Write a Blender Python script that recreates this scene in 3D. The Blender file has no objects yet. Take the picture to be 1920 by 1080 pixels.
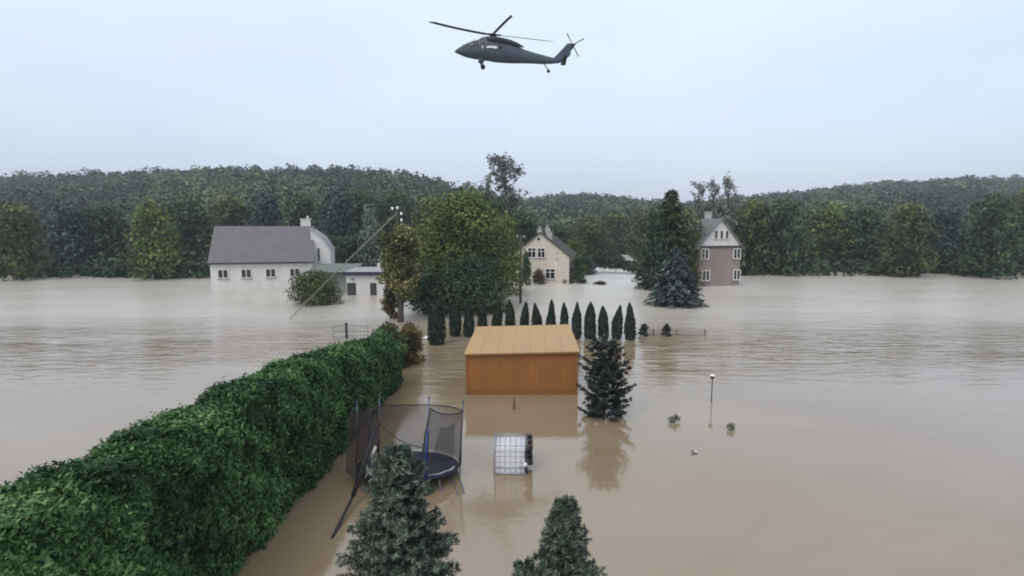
import bpy, math, random
import numpy as np
from mathutils import Vector, Matrix, Euler
sc = bpy.context.scene
C = sc.collection
R_ = math.radians
random.seed(5)

# ---------------------------------------------------------------- camera
F = 1050.0
PITCH = math.atan(110 / F)
CAMZ = 8.0
cam_d = bpy.data.cameras.new('camera')
cam = bpy.data.objects.new('camera', cam_d)
C.objects.link(cam)
cam_d.sensor_width = 36
cam_d.lens = F / 1920 * 36
cam_d.clip_start = 0.1
cam_d.clip_end = 5000
cam.location = (0, 0, CAMZ)
cam.rotation_euler = (math.pi / 2 - PITCH, 0, 0)
sc.camera = cam
sc.cycles.pixel_filter_type = 'BLACKMAN_HARRIS'
sc.cycles.filter_width = 1.9
sc.cycles.max_bounces = 5
sc.cycles.diffuse_bounces = 3
sc.cycles.glossy_bounces = 3
sc.cycles.volume_bounces = 0
sc.cycles.use_adaptive_sampling = True

# ---------------------------------------------------------------- sky, sun, exposure
SUN_EL, SUN_AZ = R_(52), R_(215)
w = bpy.data.worlds.new('World')
sc.world = w
w.use_nodes = True
nt = w.node_tree
nt.nodes.clear()
N = nt.nodes.new
out = N('ShaderNodeOutputWorld')
bg = N('ShaderNodeBackground')
bg2 = N('ShaderNodeBackground')
add = N('ShaderNodeAddShader')
sky = N('ShaderNodeTexSky')
sky.sky_type = 'NISHITA'
sky.sun_disc = False
sky.sun_elevation = SUN_EL
sky.sun_rotation = SUN_AZ
sky.air_density = 1.6
sky.dust_density = 3.0
bg.inputs['Strength'].default_value = 0.05
nt.links.new(sky.outputs[0], bg.inputs['Color'])
tc = N('ShaderNodeTexCoord')
sep = N('ShaderNodeSeparateXYZ')
nt.links.new(tc.outputs['Generated'], sep.inputs[0])
mp = N('ShaderNodeMapping')
mp.inputs['Scale'].default_value = (1.0, 1.0, 3.0)
nt.links.new(tc.outputs['Generated'], mp.inputs[0])
ns = N('ShaderNodeTexNoise')
ns.inputs['Scale'].default_value = 2.2
ns.inputs['Detail'].default_value = 4
nt.links.new(mp.outputs[0], ns.inputs['Vector'])
ma = N('ShaderNodeMath'); ma.operation = 'MULTIPLY_ADD'
ma.inputs[1].default_value = 0.36
nt.links.new(ns.outputs[0], ma.inputs[0])
nt.links.new(sep.outputs['Z'], ma.inputs[2])
cr = N('ShaderNodeValToRGB')
e = cr.color_ramp.elements
e[0].position = 0.10; e[0].color = (0.375, 0.445, 0.60, 1)
e[1].position = 0.60; e[1].color = (0.66, 0.70, 0.72, 1)
e_ = e.new(0.28); e_.color = (0.46, 0.525, 0.70, 1)
nt.links.new(ma.outputs[0], cr.inputs[0])
nt.links.new(cr.outputs[0], bg2.inputs['Color'])
bg2.inputs['Strength'].default_value = 0.87
nt.links.new(bg.outputs[0], add.inputs[0])
nt.links.new(bg2.outputs[0], add.inputs[1])
nt.links.new(add.outputs[0], out.inputs['Surface'])

sl = bpy.data.lights.new('sun', 'SUN')
sl.energy = 0.7
sl.angle = R_(25)
sl.color = (1, 0.96, 0.9)
so = bpy.data.objects.new('sun', sl)
C.objects.link(so)
sdir = Vector((math.sin(SUN_AZ) * math.cos(SUN_EL), math.cos(SUN_AZ) * math.cos(SUN_EL), math.sin(SUN_EL)))
so.rotation_euler = sdir.to_track_quat('Z', 'Y').to_euler()
so.location = (0, 0, 60)
sc.view_settings.view_transform = 'Standard'
sc.view_settings.look = 'None'
sc.view_settings.exposure = 0.38
sc.view_settings.gamma = 1.0

# ---------------------------------------------------------------- picture -> world
def ray(px, py):
    u, v = (px - 960) / F, (py - 540) / F
    cp, sp = math.cos(PITCH), math.sin(PITCH)
    return Vector((u, cp - v * sp, -sp - v * cp))
def G(px, py, z=0.0):                       # the point of the plane z seen at a pixel
    d = ray(px, py)
    t = (z - CAMZ) / d.z
    return Vector((d.x * t, d.y * t, z))
def D(px, py, y):                           # the point at distance y
    d = ray(px, py)
    t = y / d.y
    return Vector((d.x * t, y, CAMZ + d.z * t))

# ---------------------------------------------------------------- materials
def nmat(name):
    m = bpy.data.materials.new(name)
    m.use_nodes = True
    return m, m.node_tree, m.node_tree.nodes['Principled BSDF']

def paint(name, col, rough=0.6, var=0.18, scale=2.0, spec=0.3, metal=0.0, bump=0.0, streak=False, col2=None):
    m, t, b = nmat(name)
    b.inputs['Roughness'].default_value = rough
    b.inputs['Specular IOR Level'].default_value = spec
    b.inputs['Metallic'].default_value = metal
    co = t.nodes.new('ShaderNodeTexCoord')
    mpn = t.nodes.new('ShaderNodeMapping')
    mpn.inputs['Scale'].default_value = (1, 1, 0.15) if streak else (1, 1, 1)
    n = t.nodes.new('ShaderNodeTexNoise')
    n.inputs['Scale'].default_value = scale
    n.inputs['Detail'].default_value = 6
    n.inputs['Roughness'].default_value = 0.65
    t.links.new(co.outputs['Object'], mpn.inputs[0])
    t.links.new(mpn.outputs[0], n.inputs['Vector'])
    r = t.nodes.new('ShaderNodeValToRGB')
    r.color_ramp.elements[0].position = 0.3
    r.color_ramp.elements[1].position = 0.7
    c2 = col2 or tuple(c * (1 - var) for c in col)
    r.color_ramp.elements[0].color = (*c2, 1)
    r.color_ramp.elements[1].color = (*[min(1, c * (1 + (0 if col2 else var))) for c in col], 1)
    t.links.new(n.outputs[0], r.inputs[0])
    t.links.new(r.outputs[0], b.inputs['Base Color'])
    if bump:
        bp = t.nodes.new('ShaderNodeBump')
        bp.inputs['Strength'].default_value = bump
        bp.inputs['Distance'].default_value = 0.02
        t.links.new(n.outputs[0], bp.inputs['Height'])
        t.links.new(bp.outputs[0], b.inputs['Normal'])
    return m

def foliage(name, dark, mid, light, rough=0.6, cl=0.6, clamp_amt=0.5, spec=0.2):
    """leaf colour follows each leaf's own tint plus slow clump to clump variation"""
    m, t, b = nmat(name)
    b.inputs['Roughness'].default_value = rough
    b.inputs['Specular IOR Level'].default_value = spec
    a = t.nodes.new('ShaderNodeAttribute'); a.attribute_name = 'tint'
    co = t.nodes.new('ShaderNodeTexCoord')
    n = t.nodes.new('ShaderNodeTexNoise'); n.inputs['Scale'].default_value = cl; n.inputs['Detail'].default_value = 2
    t.links.new(co.outputs['Object'], n.inputs['Vector'])
    s = t.nodes.new('ShaderNodeMath'); s.operation = 'MULTIPLY_ADD'
    s.inputs[1].default_value = clamp_amt * 2; s.inputs[2].default_value = -clamp_amt
    t.links.new(n.outputs[0], s.inputs[0])
    ad = t.nodes.new('ShaderNodeMath'); ad.operation = 'ADD'
    t.links.new(a.outputs['Fac'], ad.inputs[0]); t.links.new(s.outputs[0], ad.inputs[1])
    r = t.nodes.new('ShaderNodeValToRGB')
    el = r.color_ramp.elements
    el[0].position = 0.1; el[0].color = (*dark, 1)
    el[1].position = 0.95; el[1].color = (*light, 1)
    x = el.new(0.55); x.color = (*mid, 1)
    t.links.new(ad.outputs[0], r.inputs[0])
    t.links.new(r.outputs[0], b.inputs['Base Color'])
    return m

M = {}
M['bark'] = paint('bark', (0.075, 0.062, 0.05), 0.9, 0.4, 6, 0.1, streak=True, bump=0.4)
M['leaf_green'] = foliage('leaf_green', (0.024, 0.042, 0.013), (0.086, 0.125, 0.034), (0.20, 0.235, 0.08), cl=0.35)
M['leaf_dark'] = foliage('leaf_dark', (0.012, 0.025, 0.016), (0.042, 0.072, 0.036), (0.095, 0.14, 0.065), cl=0.3)
M['leaf_blue'] = foliage('leaf_blue', (0.014, 0.028, 0.026), (0.042, 0.072, 0.060), (0.10, 0.145, 0.12), cl=0.3)
M['leaf_olive'] = foliage('leaf_olive', (0.02, 0.028, 0.01), (0.066, 0.083, 0.030), (0.14, 0.165, 0.06), cl=0.3)
M['leaf_pale'] = foliage('leaf_pale', (0.07, 0.10, 0.075), (0.15, 0.19, 0.145), (0.24, 0.29, 0.22), cl=0.5)
M['leaf_yellow'] = foliage('leaf_yellow', (0.026, 0.036, 0.012), (0.095, 0.10, 0.032), (0.46, 0.42, 0.20), cl=1.2)
M['leaf_grey'] = foliage('leaf_grey', (0.09, 0.095, 0.09), (0.19, 0.20, 0.19), (0.3, 0.31, 0.3), cl=0.5)
M['leaf_brown'] = foliage('leaf_brown', (0.03, 0.026, 0.012), (0.075, 0.062, 0.024), (0.20, 0.15, 0.05), cl=1.0)
M['thuja'] = foliage('thuja', (0.008, 0.014, 0.009), (0.02, 0.033, 0.02), (0.042, 0.06, 0.034), cl=1.5)
M['hedge'] = foliage('hedge', (0.012, 0.034, 0.012), (0.055, 0.125, 0.042), (0.18, 0.29, 0.11), cl=0.5)
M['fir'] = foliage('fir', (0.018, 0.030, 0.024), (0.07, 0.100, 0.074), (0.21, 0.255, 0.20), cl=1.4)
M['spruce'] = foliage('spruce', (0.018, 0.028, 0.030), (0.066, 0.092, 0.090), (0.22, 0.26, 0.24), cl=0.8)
M['pine'] = foliage('pine', (0.01, 0.017, 0.017), (0.028, 0.04, 0.038), (0.075, 0.09, 0.08), cl=1.5)
M['forest'] = foliage('forest', (0.012, 0.022, 0.013), (0.048, 0.080, 0.036), (0.115, 0.15, 0.06), cl=0.012, clamp_amt=0.6)
M['heli'] = paint('heli', (0.045, 0.062, 0.085), 0.42, 0.12, 0.8, 0.5)
M['heli_dark'] = paint('heli_dark', (0.012, 0.015, 0.022), 0.5, 0.2, 3, 0.4)
M['glass'] = paint('glass', (0.012, 0.016, 0.02), 0.08, 0.2, 1, 0.7)
M['white_mark'] = paint('white_mark', (0.75, 0.76, 0.78), 0.5, 0.06, 4)
M['cream'] = paint('cream', (0.54, 0.49, 0.42), 0.85, 0.10, 0.7, 0.15, streak=True, bump=0.2)
M['white_wall'] = paint('white_wall', (0.60, 0.59, 0.58), 0.85, 0.10, 0.8, 0.15, streak=True)
M['grey_wall'] = paint('grey_wall', (0.20, 0.23, 0.21), 0.85, 0.15, 0.8, 0.15, streak=True)
M['pink_wall'] = paint('pink_wall', (0.25, 0.207, 0.192), 0.85, 0.10, 1.0, 0.15, streak=True)
M['roof_grey'] = paint('roof_grey', (0.17, 0.175, 0.17), 0.7, 0.25, 1.5, 0.3)
M['roof_mauve'] = paint('roof_mauve', (0.15, 0.135, 0.148), 0.7, 0.12, 1.0, 0.3)
M['roof_dark'] = paint('roof_dark', (0.055, 0.05, 0.046), 0.75, 0.25, 1.5, 0.3)
M['roof_pale'] = paint('roof_pale', (0.33, 0.32, 0.33), 0.7, 0.15, 1.0, 0.3)
M['roof_green'] = paint('roof_green', (0.15, 0.17, 0.155), 0.75, 0.2, 1.0, 0.3)
M['frame_white'] = paint('frame_white', (0.72, 0.70, 0.66), 0.5, 0.05, 3)
M['frame_brown'] = paint('frame_brown', (0.16, 0.09, 0.055), 0.6, 0.2, 3)
M['chimney'] = paint('chimney', (0.42, 0.43, 0.42), 0.85, 0.2, 4, 0.15, bump=0.3)
M['dark_door'] = paint('dark_door', (0.03, 0.033, 0.045), 0.6, 0.25, 3)
M['shed_wall'] = paint('shed_wall', (0.30, 0.125, 0.028), 0.62, 0.16, 1.3, 0.22, streak=True, col2=(0.235, 0.105, 0.03))
M['shed_roof'] = paint('shed_roof', (0.45, 0.285, 0.135), 0.6, 0.12, 0.7, 0.22, col2=(0.38, 0.255, 0.135))
M['shed_trim'] = paint('shed_trim', (0.27, 0.14, 0.05), 0.6, 0.15, 2)
M['wood'] = paint('wood', (0.19, 0.12, 0.06), 0.8, 0.3, 6, 0.15, streak=True)
M['pole_wood'] = paint('pole_wood', (0.085, 0.075, 0.062), 0.9, 0.3, 5, 0.1, streak=True)
M['concrete'] = paint('concrete', (0.19, 0.20, 0.17), 0.9, 0.2, 5, 0.1)
M['porcelain'] = paint('porcelain', (0.8, 0.8, 0.78), 0.25, 0.05, 5, 0.6)
M['steel'] = paint('steel', (0.10, 0.11, 0.15), 0.4, 0.25, 8, 0.5, metal=0.5)
M['steel_dark'] = paint('steel_dark', (0.02, 0.02, 0.026), 0.6, 0.3, 8, 0.3)
M['galv'] = paint('galv', (0.30, 0.30, 0.33), 0.45, 0.2, 8, 0.5, metal=0.4)
M['blue_foam'] = paint('blue_foam', (0.03, 0.06, 0.20), 0.6, 0.25, 5, 0.3)
M['pad'] = paint('pad', (0.010, 0.014, 0.036), 0.5, 0.4, 3, 0.4)
M['pad_pale'] = paint('pad_pale', (0.55, 0.55, 0.62), 0.5, 0.1, 3, 0.4)
M['mat_black'] = paint('mat_black', (0.03, 0.032, 0.045), 0.65, 0.2, 6, 0.2)
M['plastic'] = paint('plastic', (0.80, 0.81, 0.84), 0.35, 0.08, 2.0, 0.5)
M['cage'] = paint('cage', (0.36, 0.37, 0.42), 0.4, 0.2, 8, 0.5, metal=0.4)
M['pallet'] = paint('pallet', (0.03, 0.024, 0.026), 0.7, 0.3, 5, 0.3)
M['wire'] = paint('wire', (0.20, 0.20, 0.19), 0.6, 0.15, 8, 0.4)
M['debris_grey'] = paint('debris_grey', (0.10, 0.10, 0.105), 0.7, 0.3, 8)

# mesh netting: thin woven cloth, real openings between the threads
def board_material():
    m, t, b = nmat('shed_boards'); L = t.links.new
    b.inputs['Roughness'].default_value = 0.62; b.inputs['Specular IOR Level'].default_value = 0.22
    co = t.nodes.new('ShaderNodeTexCoord'); sp = t.nodes.new('ShaderNodeSeparateXYZ'); L(co.outputs['Object'], sp.inputs[0])
    def mth(op, a, bb=0.0, c=None):
        n = t.nodes.new('ShaderNodeMath'); n.operation = op
        for i, x in enumerate((a, bb) + ((c,) if c is not None else ())):
            if isinstance(x, (int, float)): n.inputs[i].default_value = x
            else: L(x, n.inputs[i])
        return n.outputs[0]
    fl = mth('FLOOR', mth('MULTIPLY', mth('ADD', sp.outputs['X'], mth('MULTIPLY', sp.outputs['Y'], 0.97)), 5.0))
    wn = t.nodes.new('ShaderNodeTexWhiteNoise'); wn.noise_dimensions = '1D'; L(fl, wn.inputs['W'])
    mpn = t.nodes.new('ShaderNodeMapping'); mpn.inputs['Scale'].default_value = (3, 3, 0.35); L(co.outputs['Object'], mpn.inputs[0])
    n = t.nodes.new('ShaderNodeTexNoise'); n.inputs['Scale'].default_value = 1.4; n.inputs['Detail'].default_value = 6; L(mpn.outputs[0], n.inputs['Vector'])
    v = mth('ADD', mth('MULTIPLY', wn.outputs['Value'], 0.2), mth('MULTIPLY', n.outputs[0], 0.8))
    r = t.nodes.new('ShaderNodeValToRGB'); r.color_ramp.elements[0].position = 0.28; r.color_ramp.elements[1].position = 0.72
    r.color_ramp.elements[0].color = (0.25, 0.107, 0.034, 1); r.color_ramp.elements[1].color = (0.30, 0.128, 0.038, 1)
    L(v, r.inputs[0])
    # silt left by the falling and rising water: an uneven tide line
    n2 = t.nodes.new('ShaderNodeTexNoise'); n2.inputs['Scale'].default_value = 1.1; n2.inputs['Detail'].default_value = 4; L(co.outputs['Object'], n2.inputs['Vector'])
    edge = mth('SUBTRACT', mth('MULTIPLY', n2.outputs[0], 0.45), sp.outputs['Z'])
    k = t.nodes.new('ShaderNodeMapRange'); k.inputs['From Min'].default_value = -0.03; k.inputs['From Max'].default_value = 0.05; k.inputs['To Max'].default_value = 0.55
    L(edge, k.inputs['Value'])
    mx = t.nodes.new('ShaderNodeMix'); mx.data_type = 'RGBA'; L(k.outputs[0], mx.inputs[0]); L(r.outputs[0], mx.inputs[6]); mx.inputs[7].default_value = (0.17, 0.085, 0.035, 1)
    L(mx.outputs[2], b.inputs['Base Color'])
    return m
M['shed_wall'] = board_material()
def net_material(name, col, opac):
    m, t, b = nmat(name)
    b.inputs['Base Color'].default_value = (*col, 1)
    b.inputs['Roughness'].default_value = 0.8
    b.inputs['Specular IOR Level'].default_value = 0.1
    b.inputs['Alpha'].default_value = opac
    return m
M['net'] = net_material('net', (0.035, 0.032, 0.042), 0.42)
M['net_bunched'] = net_material('net_bunched', (0.035, 0.028, 0.030), 0.6)

# muddy flood water
def water_material():
    m, t, b = nmat('flood_water')
    L = t.links.new
    g = t.nodes.new('ShaderNodeNewGeometry')
    def mapping(s, rot=0, loc=(0, 0, 0)):
        mm = t.nodes.new('ShaderNodeMapping')
        mm.inputs['Scale'].default_value = s
        mm.inputs['Rotation'].default_value = (0, 0, rot)
        mm.inputs['Location'].default_value = loc
        L(g.outputs['Position'], mm.inputs[0]); return mm
    def noise(mpn, scale, det=3, rg=0.55, dist=0.0):
        n = t.nodes.new('ShaderNodeTexNoise')
        n.inputs['Scale'].default_value = scale; n.inputs['Detail'].default_value = det
        n.inputs['Roughness'].default_value = rg; n.inputs['Distortion'].default_value = dist
        L(mpn.outputs[0], n.inputs['Vector']); return n
    def ramp(src, p0, c0, p1, c1):
        r = t.nodes.new('ShaderNodeValToRGB')
        r.color_ramp.elements[0].position = p0; r.color_ramp.elements[0].color = (*c0, 1)
        r.color_ramp.elements[1].position = p1; r.color_ramp.elements[1].color = (*c1, 1)
        L(src, r.inputs[0]); return r
    def mth(op, a, bb):
        n = t.nodes.new('ShaderNodeMath'); n.operation = op
        for i, x in enumerate((a, bb)):
            if isinstance(x, (int, float)): n.inputs[i].default_value = x
            else: L(x, n.inputs[i])
        return n.outputs[0]
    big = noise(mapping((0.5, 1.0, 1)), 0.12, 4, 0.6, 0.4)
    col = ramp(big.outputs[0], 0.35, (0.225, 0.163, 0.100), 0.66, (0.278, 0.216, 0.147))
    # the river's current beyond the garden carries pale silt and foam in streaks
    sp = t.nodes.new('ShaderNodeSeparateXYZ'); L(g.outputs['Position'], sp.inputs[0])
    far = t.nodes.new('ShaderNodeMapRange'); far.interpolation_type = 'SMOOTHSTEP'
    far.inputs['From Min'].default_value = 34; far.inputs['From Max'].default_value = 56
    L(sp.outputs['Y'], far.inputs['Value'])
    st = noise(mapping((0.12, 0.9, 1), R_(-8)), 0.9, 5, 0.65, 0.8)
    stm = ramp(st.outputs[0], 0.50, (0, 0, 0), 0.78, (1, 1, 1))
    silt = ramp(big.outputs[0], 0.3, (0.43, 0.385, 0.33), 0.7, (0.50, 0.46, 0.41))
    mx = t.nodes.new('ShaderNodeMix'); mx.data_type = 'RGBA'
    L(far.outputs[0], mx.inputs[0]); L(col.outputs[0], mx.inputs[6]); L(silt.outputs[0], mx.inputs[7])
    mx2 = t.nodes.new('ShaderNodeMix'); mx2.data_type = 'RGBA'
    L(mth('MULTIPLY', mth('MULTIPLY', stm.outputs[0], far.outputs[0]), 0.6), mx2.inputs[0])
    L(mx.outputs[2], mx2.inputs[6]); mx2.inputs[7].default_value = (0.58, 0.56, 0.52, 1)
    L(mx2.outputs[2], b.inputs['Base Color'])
    up = t.nodes.new('ShaderNodeMapRange'); up.interpolation_type = 'SMOOTHSTEP'
    up.inputs['From Min'].default_value = 66; up.inputs['From Max'].default_value = 90
    L(sp.outputs['Y'], up.inputs['Value'])
    st2 = noise(mapping((0.10, 0.35, 1), R_(-15), (5, 2, 0)), 1.4, 5, 0.7, 1.0)
    st2m = ramp(st2.outputs[0], 0.28, (0, 0, 0), 0.58, (1, 1, 1))
    mx3 = t.nodes.new('ShaderNodeMix'); mx3.data_type = 'RGBA'
    race = t.nodes.new('ShaderNodeMapRange'); race.interpolation_type = 'SMOOTHSTEP'
    race.inputs['From Min'].default_value = 22; race.inputs['From Max'].default_value = 11
    race.inputs['To Min'].default_value = 0; race.inputs['To Max'].default_value = 1
    L(mth('ABSOLUTE', mth('SUBTRACT', sp.outputs['X'], 19), 0), race.inputs['Value'])
    L(mth('MULTIPLY', mth('MULTIPLY', st2m.outputs[0], mth('MULTIPLY', up.outputs[0], race.outputs[0])), 0.9), mx3.inputs[0])
    L(mx2.outputs[2], mx3.inputs[6]); mx3.inputs[7].default_value = (0.80, 0.79, 0.77, 1)
    L(mx3.outputs[2], b.inputs['Base Color'])
    b.inputs['IOR'].default_value = 1.95
    b.inputs['Specular IOR Level'].default_value = 0.5
    rr = t.nodes.new('ShaderNodeMapRange')
    rr.inputs['To Min'].default_value = 0.085; rr.inputs['To Max'].default_value = 0.30
    L(far.outputs[0], rr.inputs['Value']); L(rr.outputs[0], b.inputs['Roughness'])
    # ripples: nearly still by the house, a chop further out
    chop = t.nodes.new('ShaderNodeMapRange'); chop.interpolation_type = 'SMOOTHSTEP'
    chop.inputs['From Min'].default_value = 23; chop.inputs['From Max'].default_value = 37
    chop.inputs['To Min'].default_value = 0.0; chop.inputs['To Max'].default_value = 1.0
    L(sp.outputs['Y'], chop.inputs['Value'])
    patch = noise(mapping((0.35, 0.8, 1), 0, (3.7, 1.2, 0)), 0.22, 2)
    pr = ramp(patch.outputs[0], 0.34, (0, 0, 0), 0.56, (1, 1, 1))
    rip = noise(mapping((0.35, 1.25, 1), R_(4)), 1.5, 3, 0.5, 0.6)
    fine = noise(mapping((0.6, 1.0, 1)), 2.5, 2, 0.5)
    amp = mth('MULTIPLY', mth('ADD', mth('MULTIPLY', pr.outputs[0], 0.75), 0.25), chop.outputs[0])
    h = mth('ADD', mth('MULTIPLY', mth('MULTIPLY', rip.outputs[0], amp), 0.12),
            mth('MULTIPLY', fine.outputs[0], 0.004))
    swell = noise(mapping((0.25, 0.5, 1)), 0.8, 1)
    h = mth('ADD', h, mth('MULTIPLY', swell.outputs[0], 0.004))
    rough = noise(mapping((0.55, 0.9, 1), R_(-12)), 0.7, 4, 0.6, 0.7)
    h = mth('ADD', h, mth('MULTIPLY', mth('MULTIPLY', rough.outputs[0], mth('MULTIPLY', up.outputs[0], race.outputs[0])), 0.9))
    bp = t.nodes.new('ShaderNodeBump')
    bp.inputs['Strength'].default_value = 1.0; bp.inputs['Distance'].default_value = 1.0
    L(h, bp.inputs['Height']); L(bp.outputs[0], b.inputs['Normal'])
    return m
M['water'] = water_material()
M['mud'] = paint('mud', (0.12, 0.095, 0.06), 0.9, 0.3, 0.2, 0.1)
M['hill_ground'] = paint('hill_ground', (0.026, 0.040, 0.022), 0.95, 0.4, 0.03, 0.05)

# ---------------------------------------------------------------- mesh helpers
class MB:
    def __init__(s): s.v = []; s.f = []; s.sm = []
    def add(s, vs, fs, smooth=False):
        b = len(s.v); s.v += [tuple(v) for v in vs]
        s.f += [tuple(i + b for i in f) for f in fs]; s.sm += [smooth] * len(fs)
    def box(s, c, d, rot=None, taper=1.0):
        x, y, z = d[0] / 2, d[1] / 2, d[2] / 2
        vs = [Vector((sx * x * (taper if sz > 0 else 1), sy * y * (taper if sz > 0 else 1), sz * z)) for sz in (-1, 1) for sy in (-1, 1) for sx in (-1, 1)]
        if rot is not None:
            m = Euler(rot).to_matrix(); vs = [m @ v for v in vs]
        vs = [v + Vector(c) for v in vs]
        s.add(vs, [(0, 2, 3, 1), (4, 5, 7, 6), (0, 1, 5, 4), (2, 6, 7, 3), (0, 4, 6, 2), (1, 3, 7, 5)])
        return s
    def tube(s, pts, r, n=8, cap=True):
        pts = [Vector(p) for p in pts]
        if not hasattr(r, '__len__'): r = [r] * len(pts)
        vs = []; fs = []
        up = Vector((0, 0, 1))
        for i, p in enumerate(pts):
            t = (pts[min(i + 1, len(pts) - 1)] - pts[max(i - 1, 0)]).normalized()
            a = t.cross(up)
            if a.length < 0.05: a = t.cross(Vector((1, 0, 0)))
            a.normalize(); b = t.cross(a)
            for k in range(n):
                an = 2 * math.pi * k / n
                vs.append(p + (a * math.cos(an) + b * math.sin(an)) * r[i])
        for i in range(len(pts) - 1):
            for k in range(n):
                k2 = (k + 1) % n
                fs.append((i * n + k, i * n + k2, (i + 1) * n + k2, (i + 1) * n + k))
        if cap:
            fs.append(tuple(range(n - 1, -1, -1))); fs.append(tuple((len(pts) - 1) * n + k for k in range(n)))
        s.add(vs, fs, True); return s
    def prism(s, poly, y0, y1):              # polygon in x,z extruded along y
        n = len(poly)
        vs = [(x, y0, z) for x, z in poly] + [(x, y1, z) for x, z in poly]
        s.add(vs, [tuple(range(n)), tuple(range(2 * n - 1, n - 1, -1))] + [(i, i + n, (i + 1) % n + n, (i + 1) % n) for i in range(n)])
        return s
    def slab(s, quad, th):                   # four corners (counter-clockwise from above) thickened downwards
        q = [Vector(p) for p in quad]
        nrm = (q[1] - q[0]).cross(q[3] - q[0]).normalized() * th
        vs = q + [p - nrm for p in q]
        s.add(vs, [(0, 1, 2, 3), (7, 6, 5, 4), (0, 4, 5, 1), (1, 5, 6, 2), (2, 6, 7, 3), (3, 7, 4, 0)])
        return s
    def loft(s, rings, smooth=True, caps=True):
        n = len(rings[0]); vs = [p for r in rings for p in r]; fs = []
        for i in range(len(rings) - 1):
            for k in range(n):
                k2 = (k + 1) % n
                fs.append((i * n + k, i * n + k2, (i + 1) * n + k2, (i + 1) * n + k))
        if caps:
            fs.append(tuple(range(n - 1, -1, -1))); fs.append(tuple((len(rings) - 1) * n + k for k in range(n)))
        s.add(vs, fs, smooth); return s
    def build(s, name, m, parent=None, bevel=0):
        me = bpy.data.meshes.new(name)
        me.from_pydata(s.v, [], s.f)
        me.materials.append(m)
        me.polygons.foreach_set('use_smooth', s.sm)
        me.update()
        o = bpy.data.objects.new(name, me); C.objects.link(o)
        if parent: o.parent = parent
        if bevel:
            bm = o.modifiers.new('bevel', 'BEVEL'); bm.width = bevel; bm.segments = 2; bm.limit_method = 'ANGLE'
        return o

def np_mesh(name, verts, k, mat, parent=None, tint=None, extra=None):
    """verts: (n*k,3) independent faces of k corners; extra = MB geometry joined in (same material)"""
    nf = len(verts) // k
    me = bpy.data.meshes.new(name)
    ev, ef = (extra.v, extra.f) if extra else ([], [])
    nv = len(verts)
    allv = np.concatenate([np.asarray(verts, dtype=np.float32), np.asarray(ev, dtype=np.float32).reshape(-1, 3)]) if ev else np.asarray(verts, dtype=np.float32)
    me.vertices.add(len(allv)); me.vertices.foreach_set('co', allv.ravel())
    li = list(range(0))
    loops = np.arange(nf * k, dtype=np.int32)
    starts = np.arange(nf, dtype=np.int32) * k
    if ef:
        el = np.array([i + nv for f in ef for i in f], dtype=np.int32)
        sz = [len(f) for f in ef]
        es = np.concatenate([[0], np.cumsum(sz)[:-1]]).astype(np.int32) + nf * k
        loops = np.concatenate([loops, el]); starts = np.concatenate([starts, es])
    me.loops.add(len(loops)); me.loops.foreach_set('vertex_index', loops)
    me.polygons.add(len(starts)); me.polygons.foreach_set('loop_start', starts)
    me.update(calc_edges=True)
    me.materials.append(mat)
    if tint is not None:
        at = me.attributes.new('tint', 'FLOAT', 'POINT')
        tv = np.repeat(np.asarray(tint, dtype=np.float32), k)
        tv = np.concatenate([tv, np.full(len(ev), 0.2, dtype=np.float32)])
        at.data.foreach_set('value', tv)
    o = bpy.data.objects.new(name, me); C.objects.link(o)
    if parent: o.parent = parent
    return o

def cards(cen, nrm, size, asp=0.6, rng=None, updir=None, spread=0.8, kite=True):
    """leaf-shaped kites at cen facing roughly nrm"""
    rng = rng or np.random.default_rng(1)
    n = len(cen)
    nn = nrm / (np.linalg.norm(nrm, axis=1, keepdims=True) + 1e-6) + rng.normal(0, spread, (n, 3)) * 0.6
    nn /= np.linalg.norm(nn, axis=1, keepdims=True)
    t = rng.normal(0, 1, (n, 3)) if updir is None else updir + rng.normal(0, 0.35, (n, 3))
    t -= nn * np.sum(t * nn, axis=1, keepdims=True)
    t /= np.linalg.norm(t, axis=1, keepdims=True) + 1e-6
    b = np.cross(nn, t)
    s = (size * rng.uniform(0.6, 1.4, n))[:, None]
    q = np.stack([cen - t * s * 0.5, cen + b * s * asp * 0.5 - t * s * 0.05 + nn * s * 0.08, cen + t * s * 0.5, cen - b * s * asp * 0.5 - t * s * 0.05 + nn * s * 0.08], axis=1)
    return q.reshape(-1, 3)

def empty(name, loc=(0, 0, 0), rz=0.0):
    o = bpy.data.objects.new(name, None); C.objects.link(o)
    o.location = loc; o.rotation_euler = (0, 0, rz); o.empty_display_size = 0.3
    return o
def tag(o, label, cat, group=None, kind=None):
    o['label'] = label; o['category'] = cat
    if group: o['group'] = group
    if kind: o['kind'] = kind
    return o
def copy_tree(o, parent=None):
    c = o.copy(); C.objects.link(c); c.parent = parent
    for ch in list(o.children): copy_tree(ch, c)
    return c

# ---------------------------------------------------------------- ground, water, hills
def structure(o, label, cat=None):
    o['kind'] = 'structure'; o['label'] = label; o['category'] = cat or o.name; return o
g = MB(); g.add([(-950, -80, -2.2), (950, -80, -2.2), (950, 990, -2.2), (-950, 990, -2.2)], [(0, 1, 2, 3)])
structure(g.build('ground', M['mud']), 'flooded ground lying under the brown water', 'ground')
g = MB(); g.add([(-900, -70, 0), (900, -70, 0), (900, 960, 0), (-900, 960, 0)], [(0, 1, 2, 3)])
structure(g.build('water', M['water']), 'muddy brown flood water covering gardens and road', 'water')

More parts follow.
